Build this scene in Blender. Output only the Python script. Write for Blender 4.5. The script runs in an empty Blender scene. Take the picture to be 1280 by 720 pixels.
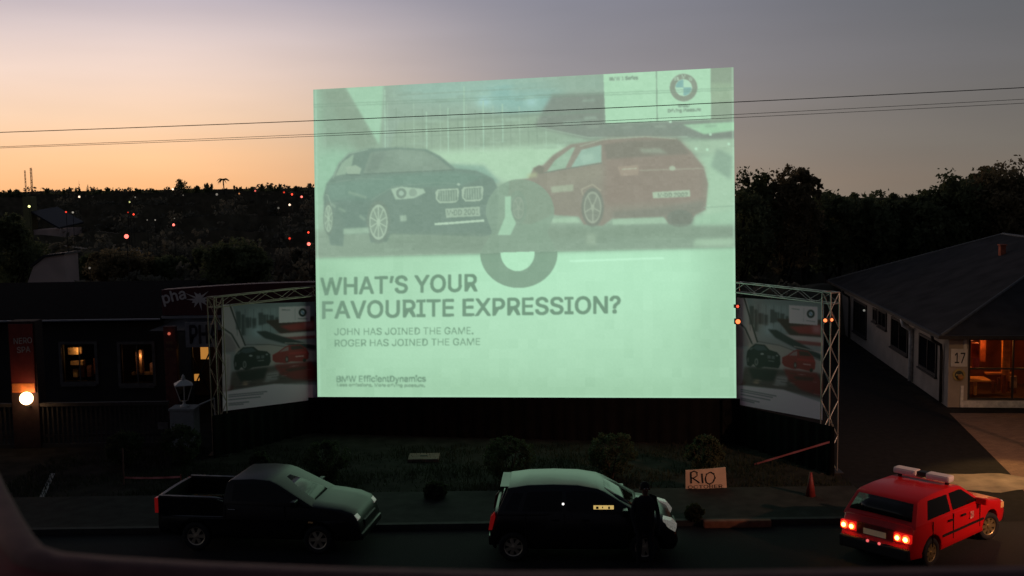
import bpy, bmesh, math, random
import numpy as np
from mathutils import Vector, Matrix
random.seed(7); RNG = np.random.default_rng(7)
S = bpy.context.scene; COL = S.collection
R = math.radians; PI = math.pi

# ------------------------------------------------------------------ camera
F = 1372.0; CAMZ = 7.5; TH = math.atan(130 / F); RO = R(0.8)
fw = Vector((0, math.cos(TH), -math.sin(TH)))
r0 = Vector((1, 0, 0)); u0 = Vector((0, math.sin(TH), math.cos(TH)))
ri = r0 * math.cos(RO) - u0 * math.sin(RO); up = u0 * math.cos(RO) + r0 * math.sin(RO)
CP = Vector((0, 0, CAMZ))
def ray(px, py): return fw * F + ri * (px - 640) + up * (360 - py)
def atY(px, py, Y):
    d = ray(px, py); return CP + d * (Y / d.y)
def atZ(px, py, z=0.0):
    d = ray(px, py); return CP + d * ((z - CAMZ) / d.z)
def plane(px, py, p0, n):
    d = ray(px, py); return CP + d * ((p0 - CP).dot(n) / d.dot(n))
def pix(v):
    q = v - CP; w = q.dot(fw); return 640 + F * q.dot(ri) / w, 360 - F * q.dot(up) / w
cd = bpy.data.cameras.new('camera'); cam = bpy.data.objects.new('camera', cd); COL.objects.link(cam)
M = Matrix((ri, up, -fw)).transposed().to_4x4(); M.translation = CP; cam.matrix_world = M
cd.sensor_width = 36; cd.lens = 36 * F / 1280; cd.clip_start = 0.1; cd.clip_end = 6000
cd.dof.use_dof = True; cd.dof.focus_distance = 27; cd.dof.aperture_fstop = 5.0
S.camera = cam

# ------------------------------------------------------------------ materials
def lin(c):
    c = np.asarray(c, float) / 255.0
    return np.where(c <= 0.04045, c / 12.92, ((c + 0.055) / 1.055) ** 2.4)
def l4(r, g, b): return tuple(lin((r, g, b))) + (1,)
MATS = {}
def mat(name, col, rough=0.7, metal=0.0, spec=0.5, noise=0.25, nscale=6.0, bump=0.0, coat=0.0, emit=None, es=0.0):
    if name in MATS: return MATS[name]
    m = bpy.data.materials.new(name); m.use_nodes = True; n = m.node_tree.nodes; k = m.node_tree.links
    b = n['Principled BSDF']; b.inputs['Roughness'].default_value = rough; b.inputs['Metallic'].default_value = metal
    b.inputs['Specular IOR Level'].default_value = spec; b.inputs['Coat Weight'].default_value = coat; b.inputs['Coat Roughness'].default_value = 0.06
    c = tuple(col) + (1,)
    if noise > 0:
        tc = n.new('ShaderNodeTexCoord'); t = n.new('ShaderNodeTexNoise'); t.inputs['Scale'].default_value = nscale; t.inputs['Detail'].default_value = 6
        k.new(tc.outputs['Object'], t.inputs['Vector'])
        mr = n.new('ShaderNodeMapRange'); mr.inputs['From Min'].default_value = .3; mr.inputs['From Max'].default_value = .7
        mr.inputs['To Min'].default_value = 1 - noise; mr.inputs['To Max'].default_value = 1 + noise
        k.new(t.outputs['Fac'], mr.inputs['Value'])
        mx = n.new('ShaderNodeMix'); mx.data_type = 'RGBA'; mx.blend_type = 'MULTIPLY'; mx.inputs['Factor'].default_value = 1
        mx.inputs['A'].default_value = c; k.new(mr.outputs['Result'], mx.inputs['B']); k.new(mx.outputs['Result'], b.inputs['Base Color'])
        if bump > 0:
            bp = n.new('ShaderNodeBump'); bp.inputs['Strength'].default_value = bump; bp.inputs['Distance'].default_value = 0.02
            k.new(t.outputs['Fac'], bp.inputs['Height']); k.new(bp.outputs['Normal'], b.inputs['Normal'])
    else: b.inputs['Base Color'].default_value = c
    if emit is not None:
        b.inputs['Emission Color'].default_value = tuple(emit) + (1,); b.inputs['Emission Strength'].default_value = es
    MATS[name] = m; return m
def attr_mat(name, emission=False):
    m = bpy.data.materials.new(name); m.use_nodes = True; n = m.node_tree.nodes; k = m.node_tree.links
    b = n['Principled BSDF']; a = n.new('ShaderNodeAttribute'); a.attribute_name = 'print'
    if emission:
        e = n.new('ShaderNodeEmission'); k.new(a.outputs['Color'], e.inputs['Color']); e.inputs['Strength'].default_value = 1.0
        k.new(e.outputs['Emission'], n['Material Output'].inputs['Surface']); n.remove(b)
        m.cycles.emission_sampling = 'FRONT'
    else:
        k.new(a.outputs['Color'], b.inputs['Base Color']); b.inputs['Roughness'].default_value = 0.6
    return m
def pane_mat():
    m = bpy.data.materials.new('window_glass'); m.use_nodes = True; n = m.node_tree.nodes; k = m.node_tree.links
    n.remove(n['Principled BSDF']); g = n.new('ShaderNodeBsdfGlossy'); g.inputs['Roughness'].default_value = .03
    t = n.new('ShaderNodeBsdfTransparent'); t.inputs['Color'].default_value = (.9, .88, .82, 1)
    fr = n.new('ShaderNodeFresnel'); fr.inputs['IOR'].default_value = 1.45; mx = n.new('ShaderNodeMixShader')
    k.new(fr.outputs[0], mx.inputs[0]); k.new(t.outputs[0], mx.inputs[1]); k.new(g.outputs[0], mx.inputs[2]); k.new(mx.outputs[0], n['Material Output'].inputs['Surface'])
    return m
GLASSP = pane_mat()
def glow(name, col, s):
    m = bpy.data.materials.new(name); m.use_nodes = True; n = m.node_tree.nodes; k = m.node_tree.links
    n.remove(n['Principled BSDF']); e = n.new('ShaderNodeEmission'); e.inputs['Color'].default_value = tuple(col) + (1,); e.inputs['Strength'].default_value = s
    k.new(e.outputs[0], n['Material Output'].inputs['Surface']); return m

def leafmat(name, col):
    m = mat(name, col, .8, spec=.2, noise=.5, nscale=1.2); n = m.node_tree.nodes; k = m.node_tree.links; t = n.new('ShaderNodeBsdfTranslucent'); t.inputs['Color'].default_value = tuple(col)+(1,)
    x_ = n.new('ShaderNodeAddShader'); k.new(n['Principled BSDF'].outputs[0], x_.inputs[0]); k.new(t.outputs[0], x_.inputs[1]); k.new(x_.outputs[0], n['Material Output'].inputs['Surface']); return m
asphalt = mat('asphalt', (.024, .023, .023), .9, spec=.15, noise=.35, nscale=40, bump=.3)
pavem = mat('paving', (.026, .026, .024), .9, spec=.15, noise=.35, nscale=3, bump=.2)
soil = mat('soil', (.022, .020, .017), 1, spec=.1, noise=.5, nscale=2, bump=.4)
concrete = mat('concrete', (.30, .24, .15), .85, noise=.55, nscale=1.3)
kerbm = mat('kerb_stone', (.04, .038, .035), .9, noise=.3, nscale=4)
blackcloth = mat('black_cloth', (.006, .006, .006), .95, noise=.3, nscale=2, spec=.1)
alu = mat('aluminium', (.42, .42, .40), .42, metal=.85, noise=.1)
aluw = mat('warm_lit_aluminium', (.40, .31, .24), .5, metal=.6, noise=.15)  # warm lamplight on the left truss put into the metal colour
bark = mat('bark', (.045, .035, .025), .95, noise=.4, nscale=8)
leafd = leafmat('dark_leaves', (.10, .115, .055))
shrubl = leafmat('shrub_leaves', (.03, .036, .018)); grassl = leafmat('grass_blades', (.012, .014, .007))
leafb = leafmat('brown_green_leaves', (.16, .13, .07))
woodl = leafmat('woodland', (.11, .105, .075))
rubber = mat('rubber', (.012, .012, .012), .8, noise=.2)
chrome = mat('chrome', (.6, .6, .6), .18, metal=1, noise=0)
blackpl = mat('black_plastic', (.012, .012, .012), .5, noise=.1)
carglass = mat('car_glass', (.008, .010, .010), .12, noise=0, spec=.35)
goldrim = mat('gold_alloy', (.55, .43, .2), .3, metal=.8, noise=.1)
silver = mat('silver_alloy', (.6, .52, .40), .4, metal=.8, noise=.1)

# ------------------------------------------------------------------ helpers
class MB:
    def __init__(s): s.v = []; s.f = []
    def add(s, vs, fs):
        o = len(s.v); s.v += [tuple(v) for v in vs]; s.f += [tuple(i + o for i in f) for f in fs]; return s
    def box(s, x0, y0, z0, x1, y1, z1, M=None):
        vs = [Vector(p) for p in ((x0,y0,z0),(x1,y0,z0),(x1,y1,z0),(x0,y1,z0),(x0,y0,z1),(x1,y0,z1),(x1,y1,z1),(x0,y1,z1))]
        if M: vs = [M @ v for v in vs]
        return s.add(vs, [(0,3,2,1),(4,5,6,7),(0,1,5,4),(1,2,6,5),(2,3,7,6),(3,0,4,7)])
    def tube(s, pts, r, n=6, cap=True):
        pts = [Vector(p) for p in pts]; rr = r if isinstance(r, (list, tuple)) else [r] * len(pts); vs = []; fs = []
        for i, p in enumerate(pts):
            d = (pts[min(i+1, len(pts)-1)] - pts[max(i-1, 0)]).normalized()
            a = d.cross(Vector((0, 0, 1)));
            if a.length < .05: a = d.cross(Vector((1, 0, 0)))
            a.normalize(); b = d.cross(a)
            for k in range(n):
                t = 2 * PI * k / n; vs.append(p + (a * math.cos(t) + b * math.sin(t)) * rr[i])
        for i in range(len(pts) - 1):
            for k in range(n): fs.append((i*n+k, i*n+(k+1) % n, (i+1)*n+(k+1) % n, (i+1)*n+k))
        if cap: fs += [tuple(range(n))[::-1], tuple(range((len(pts)-1)*n, len(pts)*n))]
        return s.add(vs, fs)
    def lathe(s, prof, n=16, c=(0, 0, 0), M=None):
        vs = []; fs = []; m = len(prof)
        for k in range(n):
            t = 2 * PI * k / n
            for r, z in prof:
                v = Vector((r * math.cos(t), r * math.sin(t), z)); v = (M @ v) if M else v; vs.append(v + Vector(c))
        for k in range(n):
            for i in range(m - 1): fs.append((k*m+i, ((k+1) % n)*m+i, ((k+1) % n)*m+i+1, k*m+i+1))
        return s.add(vs, fs)
    def ball(s, c, r, n=10, sz=1.0):
        return s.lathe([(max(1e-4, r * math.sin(PI * i / n)), -r * sz * math.cos(PI * i / n)) for i in range(n + 1)], n * 2, c)
    def sheet(s, pts, z):
        return s.add([(p[0], p[1], z) for p in pts], [tuple(range(len(pts)))])
    def prism(s, poly, a, b, fn):      # poly 2D, extruded from a to b, fn(u,v,w)->xyz
        n = len(poly); vs = [fn(u, v, a) for u, v in poly] + [fn(u, v, b) for u, v in poly]
        return s.add(vs, [tuple(range(n)), tuple(range(n, 2*n))[::-1]] + [(i, (i+1) % n + 0, (i+1) % n + n, i + n)[::-1] for i in range(n)])
    def build(s, name, m=None, parent=None, smooth=False, bevel=0, recalc=True):
        me = bpy.data.meshes.new(name); me.from_pydata(s.v, [], s.f)
        if recalc or bevel:
            bm = bmesh.new(); bm.from_mesh(me)
            if recalc: bmesh.ops.recalc_face_normals(bm, faces=bm.faces)
            if bevel: bmesh.ops.bevel(bm, geom=[e for e in bm.edges if len(e.link_faces) == 2 and e.calc_face_angle(0) > .45], offset=bevel, segments=2, affect='EDGES', profile=.6)
            bm.to_mesh(me); bm.free()
        if smooth: me.shade_smooth()
        if m: me.materials.append(m)
        o = bpy.data.objects.new(name, me); COL.objects.link(o)
        if parent: o.parent = parent
        return o
def tag(o, label=None, cat=None, group=None, kind=None):
    if label: o['label'] = label
    if cat: o['category'] = cat
    if group: o['group'] = group
    if kind: o['kind'] = kind
    return o
def thing(name, label, cat, loc=(0, 0, 0), rz=0, group=None):
    o = bpy.data.objects.new(name, None); COL.objects.link(o); o.location = loc; o.rotation_euler = (0, 0, rz); o.empty_display_size = .2
    return tag(o, label, cat, group)
def struct(name, mb, m): return tag(mb.build(name, m), kind='structure')
def dup(root, loc, rz=0, label=None, sc=1):
    def cp(o, par):
        c = o.copy(); COL.objects.link(c); c.parent = par
        for ch in list(o.children): cp(ch, c)
        return c
    r = cp(root, None); r.location = loc; r.rotation_euler = (0, 0, rz); r.scale = (sc,) * 3 if not isinstance(sc, tuple) else sc
    if label: r['label'] = label
    return r

try:
    FONT = bpy.data.fonts.load(bpy.utils.system_resource('DATAFILES', path='fonts') + '/Inter.woff2')
except Exception:
    FONT = None
# text as a mesh (Blender's own bundled font)
def text_tris(txt, bold=0.0):
    c = bpy.data.curves.new('t', 'FONT'); c.body = txt; c.offset = 0.0;
    if FONT: c.font = FONT
    c.resolution_u = 4
    o = bpy.data.objects.new('t', c); COL.objects.link(o); dg = bpy.context.evaluated_depsgraph_get(); dg.update()
    me = o.evaluated_get(dg).to_mesh(); me.calc_loop_triangles()
    v = np.array([p.co[:2] for p in me.vertices]); t = np.array([l.vertices[:] for l in me.loop_triangles])
    o.evaluated_get(dg).to_mesh_clear(); bpy.data.objects.remove(o); bpy.data.curves.remove(c); return v, t
def text_obj(name, txt, m, parent, origin, ux, uz, width, height, bold=.01, out=None, depth=.012, arc=0):
    v, t = text_tris(txt, bold); lo = v.min(0); hi = v.max(0); sx = width / (hi[0]-lo[0]); sz = height / (hi[1]-lo[1])
    ux = Vector(ux).normalized(); uz = Vector(uz).normalized(); n = ux.cross(uz)
    me = bpy.data.meshes.new(name); o3 = Vector(origin)
    P = [o3 + ux * ((a-lo[0])*sx) + uz * ((b-lo[1])*sz + arc * math.sin(PI*(a-lo[0])/(hi[0]-lo[0]))) + n * depth for a, b in v]
    T_ = [tuple(q) for q in t]; n0 = len(P); k_ = bold*1.6*height; PP = list(P); TT = list(T_)
    if bold > 0:
        for c_, (a_, b_) in enumerate(((k_, 0), (-k_, 0), (0, k_), (0, -k_))):
            PP += [p+ux*a_+uz*b_+n*(-.0006*(c_+1)) for p in P]; TT += [tuple(i+n0*(c_+1) for i in q) for q in T_]
    me.from_pydata(PP, [], TT); me.materials.append(m)
    o = bpy.data.objects.new(name, me); COL.objects.link(o); o.parent = parent; return o

# ------------------------------------------------------------------ raster canvas (colours of printed / projected pictures, stored per vertex)
def gauss(n, s):
    x = np.arange(-n, n+1); k = np.exp(-x*x / (2*s*s)); return k / k.sum()
class Canvas:
    def __init__(c, x0, y0, x1, y1, s, base):
        c.x0, c.y0, c.s = x0, y0, s; c.w = int((x1-x0)*s); c.h = int((y1-y0)*s); c.a = np.zeros((c.h, c.w, 3)) + np.array(base, float)
    def _bb(c, xs, ys, pad):
        a = max(0, int((min(xs)-c.x0-pad)*c.s)); b = min(c.w, int((max(xs)-c.x0+pad)*c.s)+2)
        d = max(0, int((min(ys)-c.y0-pad)*c.s)); e = min(c.h, int((max(ys)-c.y0+pad)*c.s)+2); return a, b, d, e
    def _put(c, bb, m, col, al, blur):
        s = max(.45, blur) * c.s; n = int(s*2.5)+1; k = gauss(n, s)
        if m.shape[0] == 0 or m.shape[1] == 0: return
        mp = np.pad(m, n, mode='edge'); mp = np.apply_along_axis(lambda r: np.convolve(r, k, 'valid'), 1, mp); mp = np.apply_along_axis(lambda r: np.convolve(r, k, 'valid'), 0, mp)
        a, b, d, e = bb; mp = (mp * al)[..., None]; c.a[d:e, a:b] = c.a[d:e, a:b]*(1-mp) + np.array(col, float)*mp
    def poly(c, pts, col, al=1, blur=.45):
        xs = [p[0] for p in pts]; ys = [p[1] for p in pts]; bb = c._bb(xs, ys, 2.5*blur+1); a, b, d, e = bb
        if b <= a or e <= d: return
        X, Y = np.meshgrid(np.arange(a, b)/c.s+c.x0, np.arange(d, e)/c.s+c.y0); m = np.zeros(X.shape, bool); n = len(pts)
        for i in range(n):
            x1, y1 = pts[i]; x2, y2 = pts[(i+1) % n]
            if y1 == y2: continue
            m ^= ((y1 > Y) != (y2 > Y)) & (X < (x2-x1)*(Y-y1)/(y2-y1)+x1)
        c._put(bb, m.astype(float), col, al, blur)
    def ell(c, cx, cy, rx, ry, col, al=1, blur=.45, hole=0, rot=0):
        p = [(cx+rx*math.cos(t), cy+ry*math.sin(t)) for t in np.linspace(0, 2*PI, 40)]
        if hole: p += [(cx+rx*hole*math.cos(t), cy+ry*hole*math.sin(t)) for t in np.linspace(0, -2*PI, 40)] + [p[0]]
        c.poly(p, col, al, blur)
    def line(c, pts, w, col, al=1, blur=.45):
        for (x1, y1), (x2, y2) in zip(pts, pts[1:]):
            l = math.hypot(x2-x1, y2-y1) or 1; nx, ny = -(y2-y1)/l*w/2, (x2-x1)/l*w/2
            c.poly([(x1+nx, y1+ny), (x2+nx, y2+ny), (x2-nx, y2-ny), (x1-nx, y1-ny)], col, al, blur)
    def text(c, txt, x0, x1, yb0, yb1, h, col, al=1, bold=.02, blur=.45):
        v, t = text_tris(txt, bold); cap, _ = text_tris('H', bold); ch = cap[:, 1].max()-cap[:, 1].min()
        lo, hi = v[:, 0].min(), v[:, 0].max(); u = (v[:, 0]-lo)/(hi-lo); X = x0+u*(x1-x0); Y = yb0+u*(yb1-yb0)-v[:, 1]*h/ch
        bb = c._bb(X, Y, 2); a, b, d, e = bb; m = np.zeros((e-d, b-a)); PX = (X-c.x0)*c.s-a; PY = (Y-c.y0)*c.s-d
        for tri in t:
            xs = PX[tri]; ys = PY[tri]; i0, i1 = max(0, int(xs.min())), min(b-a, int(xs.max())+2); j0, j1 = max(0, int(ys.min())), min(e-d, int(ys.max())+2)
            if i1 <= i0 or j1 <= j0: continue
            gx, gy = np.meshgrid(np.arange(i0, i1), np.arange(j0, j1)); ok = np.ones(gx.shape, bool)
            ar = (xs[1]-xs[0])*(ys[2]-ys[0])-(xs[2]-xs[0])*(ys[1]-ys[0]); sg = 1 if ar > 0 else -1
            for q in range(3):
                q2 = (q+1) % 3; ok &= sg*((xs[q2]-xs[q])*(gy-ys[q])-(ys[q2]-ys[q])*(gx-xs[q])) >= -0.3
            m[j0:j1, i0:i1] = np.maximum(m[j0:j1, i0:i1], ok)
        rad = bold*.72*h/ch*c.s; k_ = int(math.ceil(rad)); base = m.copy()
        if bold > 0:
            for dx in range(-k_, k_+1):
                for dy in range(-k_, k_+1):
                    wt = min(1.0, max(0.0, rad+.5-math.hypot(dx, dy)))
                    if wt > 0 and (dx or dy): m = np.maximum(m, wt*np.roll(np.roll(base, dx, 1), dy, 0))
        c._put(bb, m, col, al, blur)
    def sample(c, X, Y):
        x = np.clip((X-c.x0)*c.s, 0, c.w-1.01); y = np.clip((Y-c.y0)*c.s, 0, c.h-1.01); i = x.astype(int); j = y.astype(int); fx = (x-i)[:, None]; fy = (y-j)[:, None]
        A = c.a; return (A[j, i]*(1-fx)+A[j, i+1]*fx)*(1-fy)+(A[j+1, i]*(1-fx)+A[j+1, i+1]*fx)*fy
def picture(name, quad, nx, ny, canvas, m, parent):      # quad TL,TR,BR,BL world
    q = [np.array(v) for v in quad]; U, V = np.meshgrid(np.linspace(0, 1, nx), np.linspace(0, 1, ny)); U = U.ravel()[:, None]; V = V.ravel()[:, None]
    P = (q[0]*(1-U)+q[1]*U)*(1-V)+(q[3]*(1-U)+q[2]*U)*V
    D = P-np.array(CP); w = D @ np.array(fw); X = 640+F*(D @ np.array(ri))/w; Y = 360-F*(D @ np.array(up))/w
    C = lin(np.clip(canvas.sample(X, Y), 0, 255))*(np.array((1.08, .90, 1.0)) if name == 'banner_print' else 1.0); C = np.hstack([C, np.ones((len(C), 1))]).astype(np.float32)
    idx = np.arange(nx*ny).reshape(ny, nx); fs = np.stack([idx[:-1, :-1], idx[1:, :-1], idx[1:, 1:], idx[:-1, 1:]], -1).reshape(-1, 4)
    me = bpy.data.meshes.new(name); me.vertices.add(len(P)); me.vertices.foreach_set('co', P.astype(np.float32).ravel())
    me.loops.add(fs.size); me.loops.foreach_set('vertex_index', fs.astype(np.int32).ravel()); me.polygons.add(len(fs)); me.polygons.foreach_set('loop_start', np.arange(0, fs.size, 4, dtype=np.int32))
    me.update(calc_edges=True); at = me.color_attributes.new('print', 'FLOAT_COLOR', 'POINT'); at.data.foreach_set('color', C.ravel())
    me.materials.append(m); o = bpy.data.objects.new(name, me); COL.objects.link(o); o.parent = parent; return o

# ------------------------------------------------------------------ sky
W = bpy.data.worlds.new('World'); S.world = W; W.use_nodes = True; nt = W.node_tree; N = nt.nodes; K = nt.links; bg = N['Background']
tc = N.new('ShaderNodeTexCoord'); sp = N.new('ShaderNodeSeparateXYZ'); K.new(tc.outputs['Generated'], sp.inputs[0])
def mth(op, a, b=None, c=None):
    n = N.new('ShaderNodeMath'); n.operation = op
    for i, x in enumerate((a, b, c)):
        if x is None: continue
        if isinstance(x, (int, float)): n.inputs[i].default_value = x
        else: K.new(x, n.inputs[i])
    return n.outputs[0]
SA = R(-37); x, y, z = sp.outputs; hl = mth('SQRT', mth('ADD', mth('MULTIPLY', x, x), mth('ADD', mth('MULTIPLY', y, y), 1e-6)))
ca = mth('DIVIDE', mth('ADD', mth('MULTIPLY', x, math.sin(SA)), mth('MULTIPLY', y, math.cos(SA))), hl)
ang = mth('MULTIPLY', mth('ARCCOSINE', mth('MINIMUM', mth('MAXIMUM', ca, -1), 1)), 180/PI)
def ramp(stops):
    n = N.new('ShaderNodeValToRGB'); r = n.color_ramp; sc = 2.2
    r.elements[0].position = stops[0][0]; r.elements[0].color = l4(*stops[0][1]); r.elements[1].position = 1; r.elements[1].color = l4(*stops[-1][1])
    for p, c in stops[1:-1]:
        e = r.elements.new(p); e.color = l4(*c)
    K.new(z, n.inputs[0]); return n.outputs[0]
ZEN = (40, 45, 56)
rl = ramp([(0, (255, 190, 132)), (.03, (255, 202, 153)), (.06, (253, 215, 182)), (.1, (244, 217, 202)), (.135, (222, 204, 202)), (.165, (190, 180, 190)), (.30, (92, 94, 108)), (1, ZEN)])
rm = ramp([(0, (172, 152, 134)), (.03, (160, 148, 138)), (.06, (156, 148, 144)), (.1, (152, 148, 153)), (.165, (137, 137, 150)), (.30, (76, 80, 92)), (1, ZEN)])
rr_ = ramp([(0, (120, 109, 98)), (.03, (114, 109, 102)), (.06, (110, 107, 104)), (.1, (107, 106, 108)), (.165, (92, 95, 101)), (.30, (60, 64, 72)), (1, ZEN)])
rb = ramp([(0, (44, 40, 42)), (.1, (46, 43, 49)), (.35, (42, 45, 55)), (1, ZEN)])
def mrange(v, a, b):
    n = N.new('ShaderNodeMapRange'); n.interpolation_type = 'SMOOTHSTEP'; n.inputs['From Min'].default_value = a; n.inputs['From Max'].default_value = b; K.new(v, n.inputs['Value']); return n.outputs['Result']
def mixc(f, a, b):
    n = N.new('ShaderNodeMix'); n.data_type = 'RGBA'; K.new(f, n.inputs['Factor']); K.new(a, n.inputs['A']); K.new(b, n.inputs['B']); return n.outputs['Result']
skyc = mixc(mrange(ang, 66, 125), mixc(mrange(ang, 35, 64), mixc(mrange(ang, 18, 41), rl, rm), rr_), rb)
nz = N.new('ShaderNodeTexNoise'); nz.inputs['Scale'].default_value = 3.0; nz.inputs['Detail'].default_value = 3
mp = N.new('ShaderNodeMapping'); mp.inputs['Scale'].default_value = (1, 1, 7); K.new(tc.outputs['Generated'], mp.inputs[0]); K.new(mp.outputs[0], nz.inputs['Vector'])
cl = N.new('ShaderNodeMapRange'); cl.inputs['To Min'].default_value = .88; cl.inputs['To Max'].default_value = 1.12; K.new(nz.outputs['Fac'], cl.inputs['Value'])
ml = N.new('ShaderNodeMix'); ml.data_type = 'RGBA'; ml.blend_type = 'MULTIPLY'; ml.inputs['Factor'].default_value = 1; K.new(skyc, ml.inputs['A']); K.new(cl.outputs['Result'], ml.inputs['B'])
ns = N.new('ShaderNodeTexSky'); ns.sky_type = 'NISHITA'; ns.sun_disc = False; ns.sun_elevation = R(-2); ns.sun_rotation = SA; ns.air_density = 1.2
ad = N.new('ShaderNodeMix'); ad.data_type = 'RGBA'; ad.blend_type = 'ADD'; ad.inputs['Factor'].default_value = 0.02; K.new(ml.outputs['Result'], ad.inputs['A']); K.new(ns.outputs[0], ad.inputs['B'])
K.new(ad.outputs['Result'], bg.inputs['Color']); bg.inputs['Strength'].default_value = 1.0
sd = bpy.data.lights.new('dusk_glow', 'SUN'); sd.energy = .12; sd.angle = R(25); sd.color = (1, .6, .35); so = bpy.data.objects.new('dusk_glow', sd); COL.objects.link(so)
so.rotation_euler = Vector((math.sin(SA), math.cos(SA), .08)).to_track_quat('Z', 'Y').to_euler()

# ------------------------------------------------------------------ ground
def gz(y):
    def ss(a, b, v): t = min(1, max(0, (v-a)/(b-a))); return t*t*(3-2*t)
    return -5*ss(76, 100, y)
ys = [-60, 20, 50, 70, 76, 80, 85, 90, 95, 100, 110, 130, 160, 200, 240, 280, 320, 400, 500, 650]; xs = [-3000, -600, -200, -60, 0, 60, 200, 600, 3000]
g = MB(); g.add([(a, b, gz(b)) for b in ys for a in xs], [(j*9+i, j*9+i+1, (j+1)*9+i+1, (j+1)*9+i) for j in range(len(ys)-1) for i in range(8)])
struct('ground', g, soil)
KY = atZ(640, 661).y
struct('road', MB().sheet([(-60, 9), (60, 9), (60, KY), (-60, KY)], .004), asphalt)
KB = [(-60, 8.15), (8.35, 12.9)]
k = MB(); k.box(-60, KY, -.05, 8.2, KY+.15, .13); k.box(14.5, KY, -.05, 60, KY+.15, .13); struct('kerb', k, kerbm)
struct('pavement', MB().box(-60, KY+.15, -.05, 8.2, KY+2.6, .12), pavem)
dw = [(8.2, KY), (14.5, KY), (13.6, 35.2), (15.8, 56), (9.2, 56), (8.4, 30)]
struct('driveway', MB().sheet(dw, .008), mat('driveway_tar', (.012, .012, .012), .9, spec=.1, noise=.3, nscale=5, bump=.2))
fc = [atZ(1187, 517), atZ(1262, 592), atZ(1300, 640), Vector((30, 24.9, 0)), Vector((30, 33.5, 0))]  # edge of the lamplight put into the outline against the darker drive
def brick_mat():
    m = bpy.data.materials.new('brick_paving'); m.use_nodes = True; n = m.node_tree.nodes; k = m.node_tree.links; b = n['Principled BSDF']; t = n.new('ShaderNodeTexBrick'); t.inputs['Scale'].default_value = 2.2
    t.inputs['Color1'].default_value = (.22, .13, .08, 1); t.inputs['Color2'].default_value = (.16, .09, .055, 1); t.inputs['Mortar'].default_value = (.08, .06, .05, 1); t.inputs['Mortar Size'].default_value = .012
    tc = n.new('ShaderNodeTexCoord'); k.new(tc.outputs['Object'], t.inputs['Vector']); k.new(t.outputs['Color'], b.inputs['Base Color']); b.inputs['Roughness'].default_value = .9; return m
struct('forecourt', MB().sheet(fc, .014), brick_mat())
# concrete patch whose pale colour and outline draw the lamp's pool of light
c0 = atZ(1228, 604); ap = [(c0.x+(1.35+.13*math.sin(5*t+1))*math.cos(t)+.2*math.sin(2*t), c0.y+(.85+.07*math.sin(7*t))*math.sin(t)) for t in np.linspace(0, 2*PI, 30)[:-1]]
struct('concrete_light_pool', MB().sheet(ap, .02), concrete)
a = atZ(66, 592); b = atZ(50, 627); struct('painted_line', MB().sheet([(a.x-.06, a.y), (a.x+.06, a.y), (b.x+.06, b.y), (b.x-.06, b.y)], .006), mat('worn_white_paint', (.3, .29, .28), .9))

# ------------------------------------------------------------------ the projection screen
PD = Vector((0, 0, 0)); cL = atY(392, 112, 33.1); cR = atY(917, 84, 30.85); ax = Vector((cR.x-cL.x, cR.y-cL.y, 0)).normalized(); nrm = Vector((ax.y, -ax.x, 0))
q = [plane(px, py, cL, nrm) for px, py in ((391.5, 112), (917, 84), (920.5, 497.5), (397, 496))]
cv = Canvas(384, 76, 928, 506, 2.0, (168, 213, 179))
c = cv
c.ell(740, 345, 190, 60, (186, 238, 202), .75, 30); c.ell(640, 405, 200, 45, (180, 226, 192), .6, 25); c.poly([(385, 330), (425, 330), (430, 505), (385, 505)], (143, 184, 152), .6, 14)  # projector hot spot and dimmer edges painted into the picture
c.poly([(385, 470), (930, 480), (930, 505), (385, 505)], (152, 194, 160), .5, 10); c.poly([(880, 300), (930, 300), (930, 505), (860, 505)], (150, 192, 160), .45, 14)
def T2(pts, ox=380, oy=70, s=2.879): return [(ox+a/s, oy+b/s) for a, b in pts]
def T3(pts): return T2(pts, 640, 70)
# photograph area
PA = [(384, 112), (917, 82), (925, 308.5), (384, 322.5)]
c.poly(PA, (142, 168, 146), 1, .5)
c.poly([(384, 108), (432, 110), (474, 181), (440, 215), (384, 235)], (131, 156, 136), .8, 3); c.poly([(384, 190), (425, 185), (470, 200), (410, 240), (384, 320)], (146, 194, 163), .9, 7)
c.poly([(384, 108), (400, 111), (404, 190), (384, 240)], (150, 192, 163), .7, 4); c.poly([(402, 112), (432, 111), (472, 180), (448, 190)], (126, 143, 125), .55, 4)
c.poly([(432, 109), (481, 106), (474, 181)], (160, 206, 174), .95, 1.2); c.poly([(480, 106), (760, 92), (760, 120), (690, 165), (478, 190)], (142, 166, 150), 1, 2)
c.ell(585, 112, 90, 16, (146, 188, 178), .75, 9); c.ell(655, 122, 50, 22, (130, 180, 176), .8, 8); c.ell(605, 127, 9, 7, (166, 214, 206), .9, 4); c.ell(664, 128, 8, 6, (168, 214, 204), .8, 4)
c.poly([(500, 152), (755, 137), (745, 190), (480, 200)], (140, 164, 142), .9, 2)
for i, xx in enumerate(range(484, 690, 11)): c.line([(xx, 128+((i*7) % 20)), (xx+1, 194)], 1.1, (118, 138, 122) if i % 3 else (168, 200, 175), .55, .5)
for xx, y0, y1 in ((580, 108, 200), (604, 126, 197), (560, 135, 196), (533, 140, 192), (628, 130, 178), (481, 112, 185)): c.line([(xx, y0), (xx+.5, y1)], 1.6, (168, 206, 180), .85, .5)
for (a, b) in (((480, 120), (700, 108)), ((480, 150), (700, 140)), ((482, 172), (690, 163))): c.line([a, b], 1.2, (122, 142, 126), .5, .6)
for i in range(6): c.line([(614+i*10, 108-i), (660+i*8, 92+i)], 1.0, (170, 200, 180), .4, .5)
c.poly([(470, 192), (700, 180), (760, 215), (640, 232), (560, 205)], (176, 212, 180), .95, 3)
c.poly([(560, 205), (605, 207), (625, 228), (600, 232)], (118, 156, 142), .8, 2)
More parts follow.
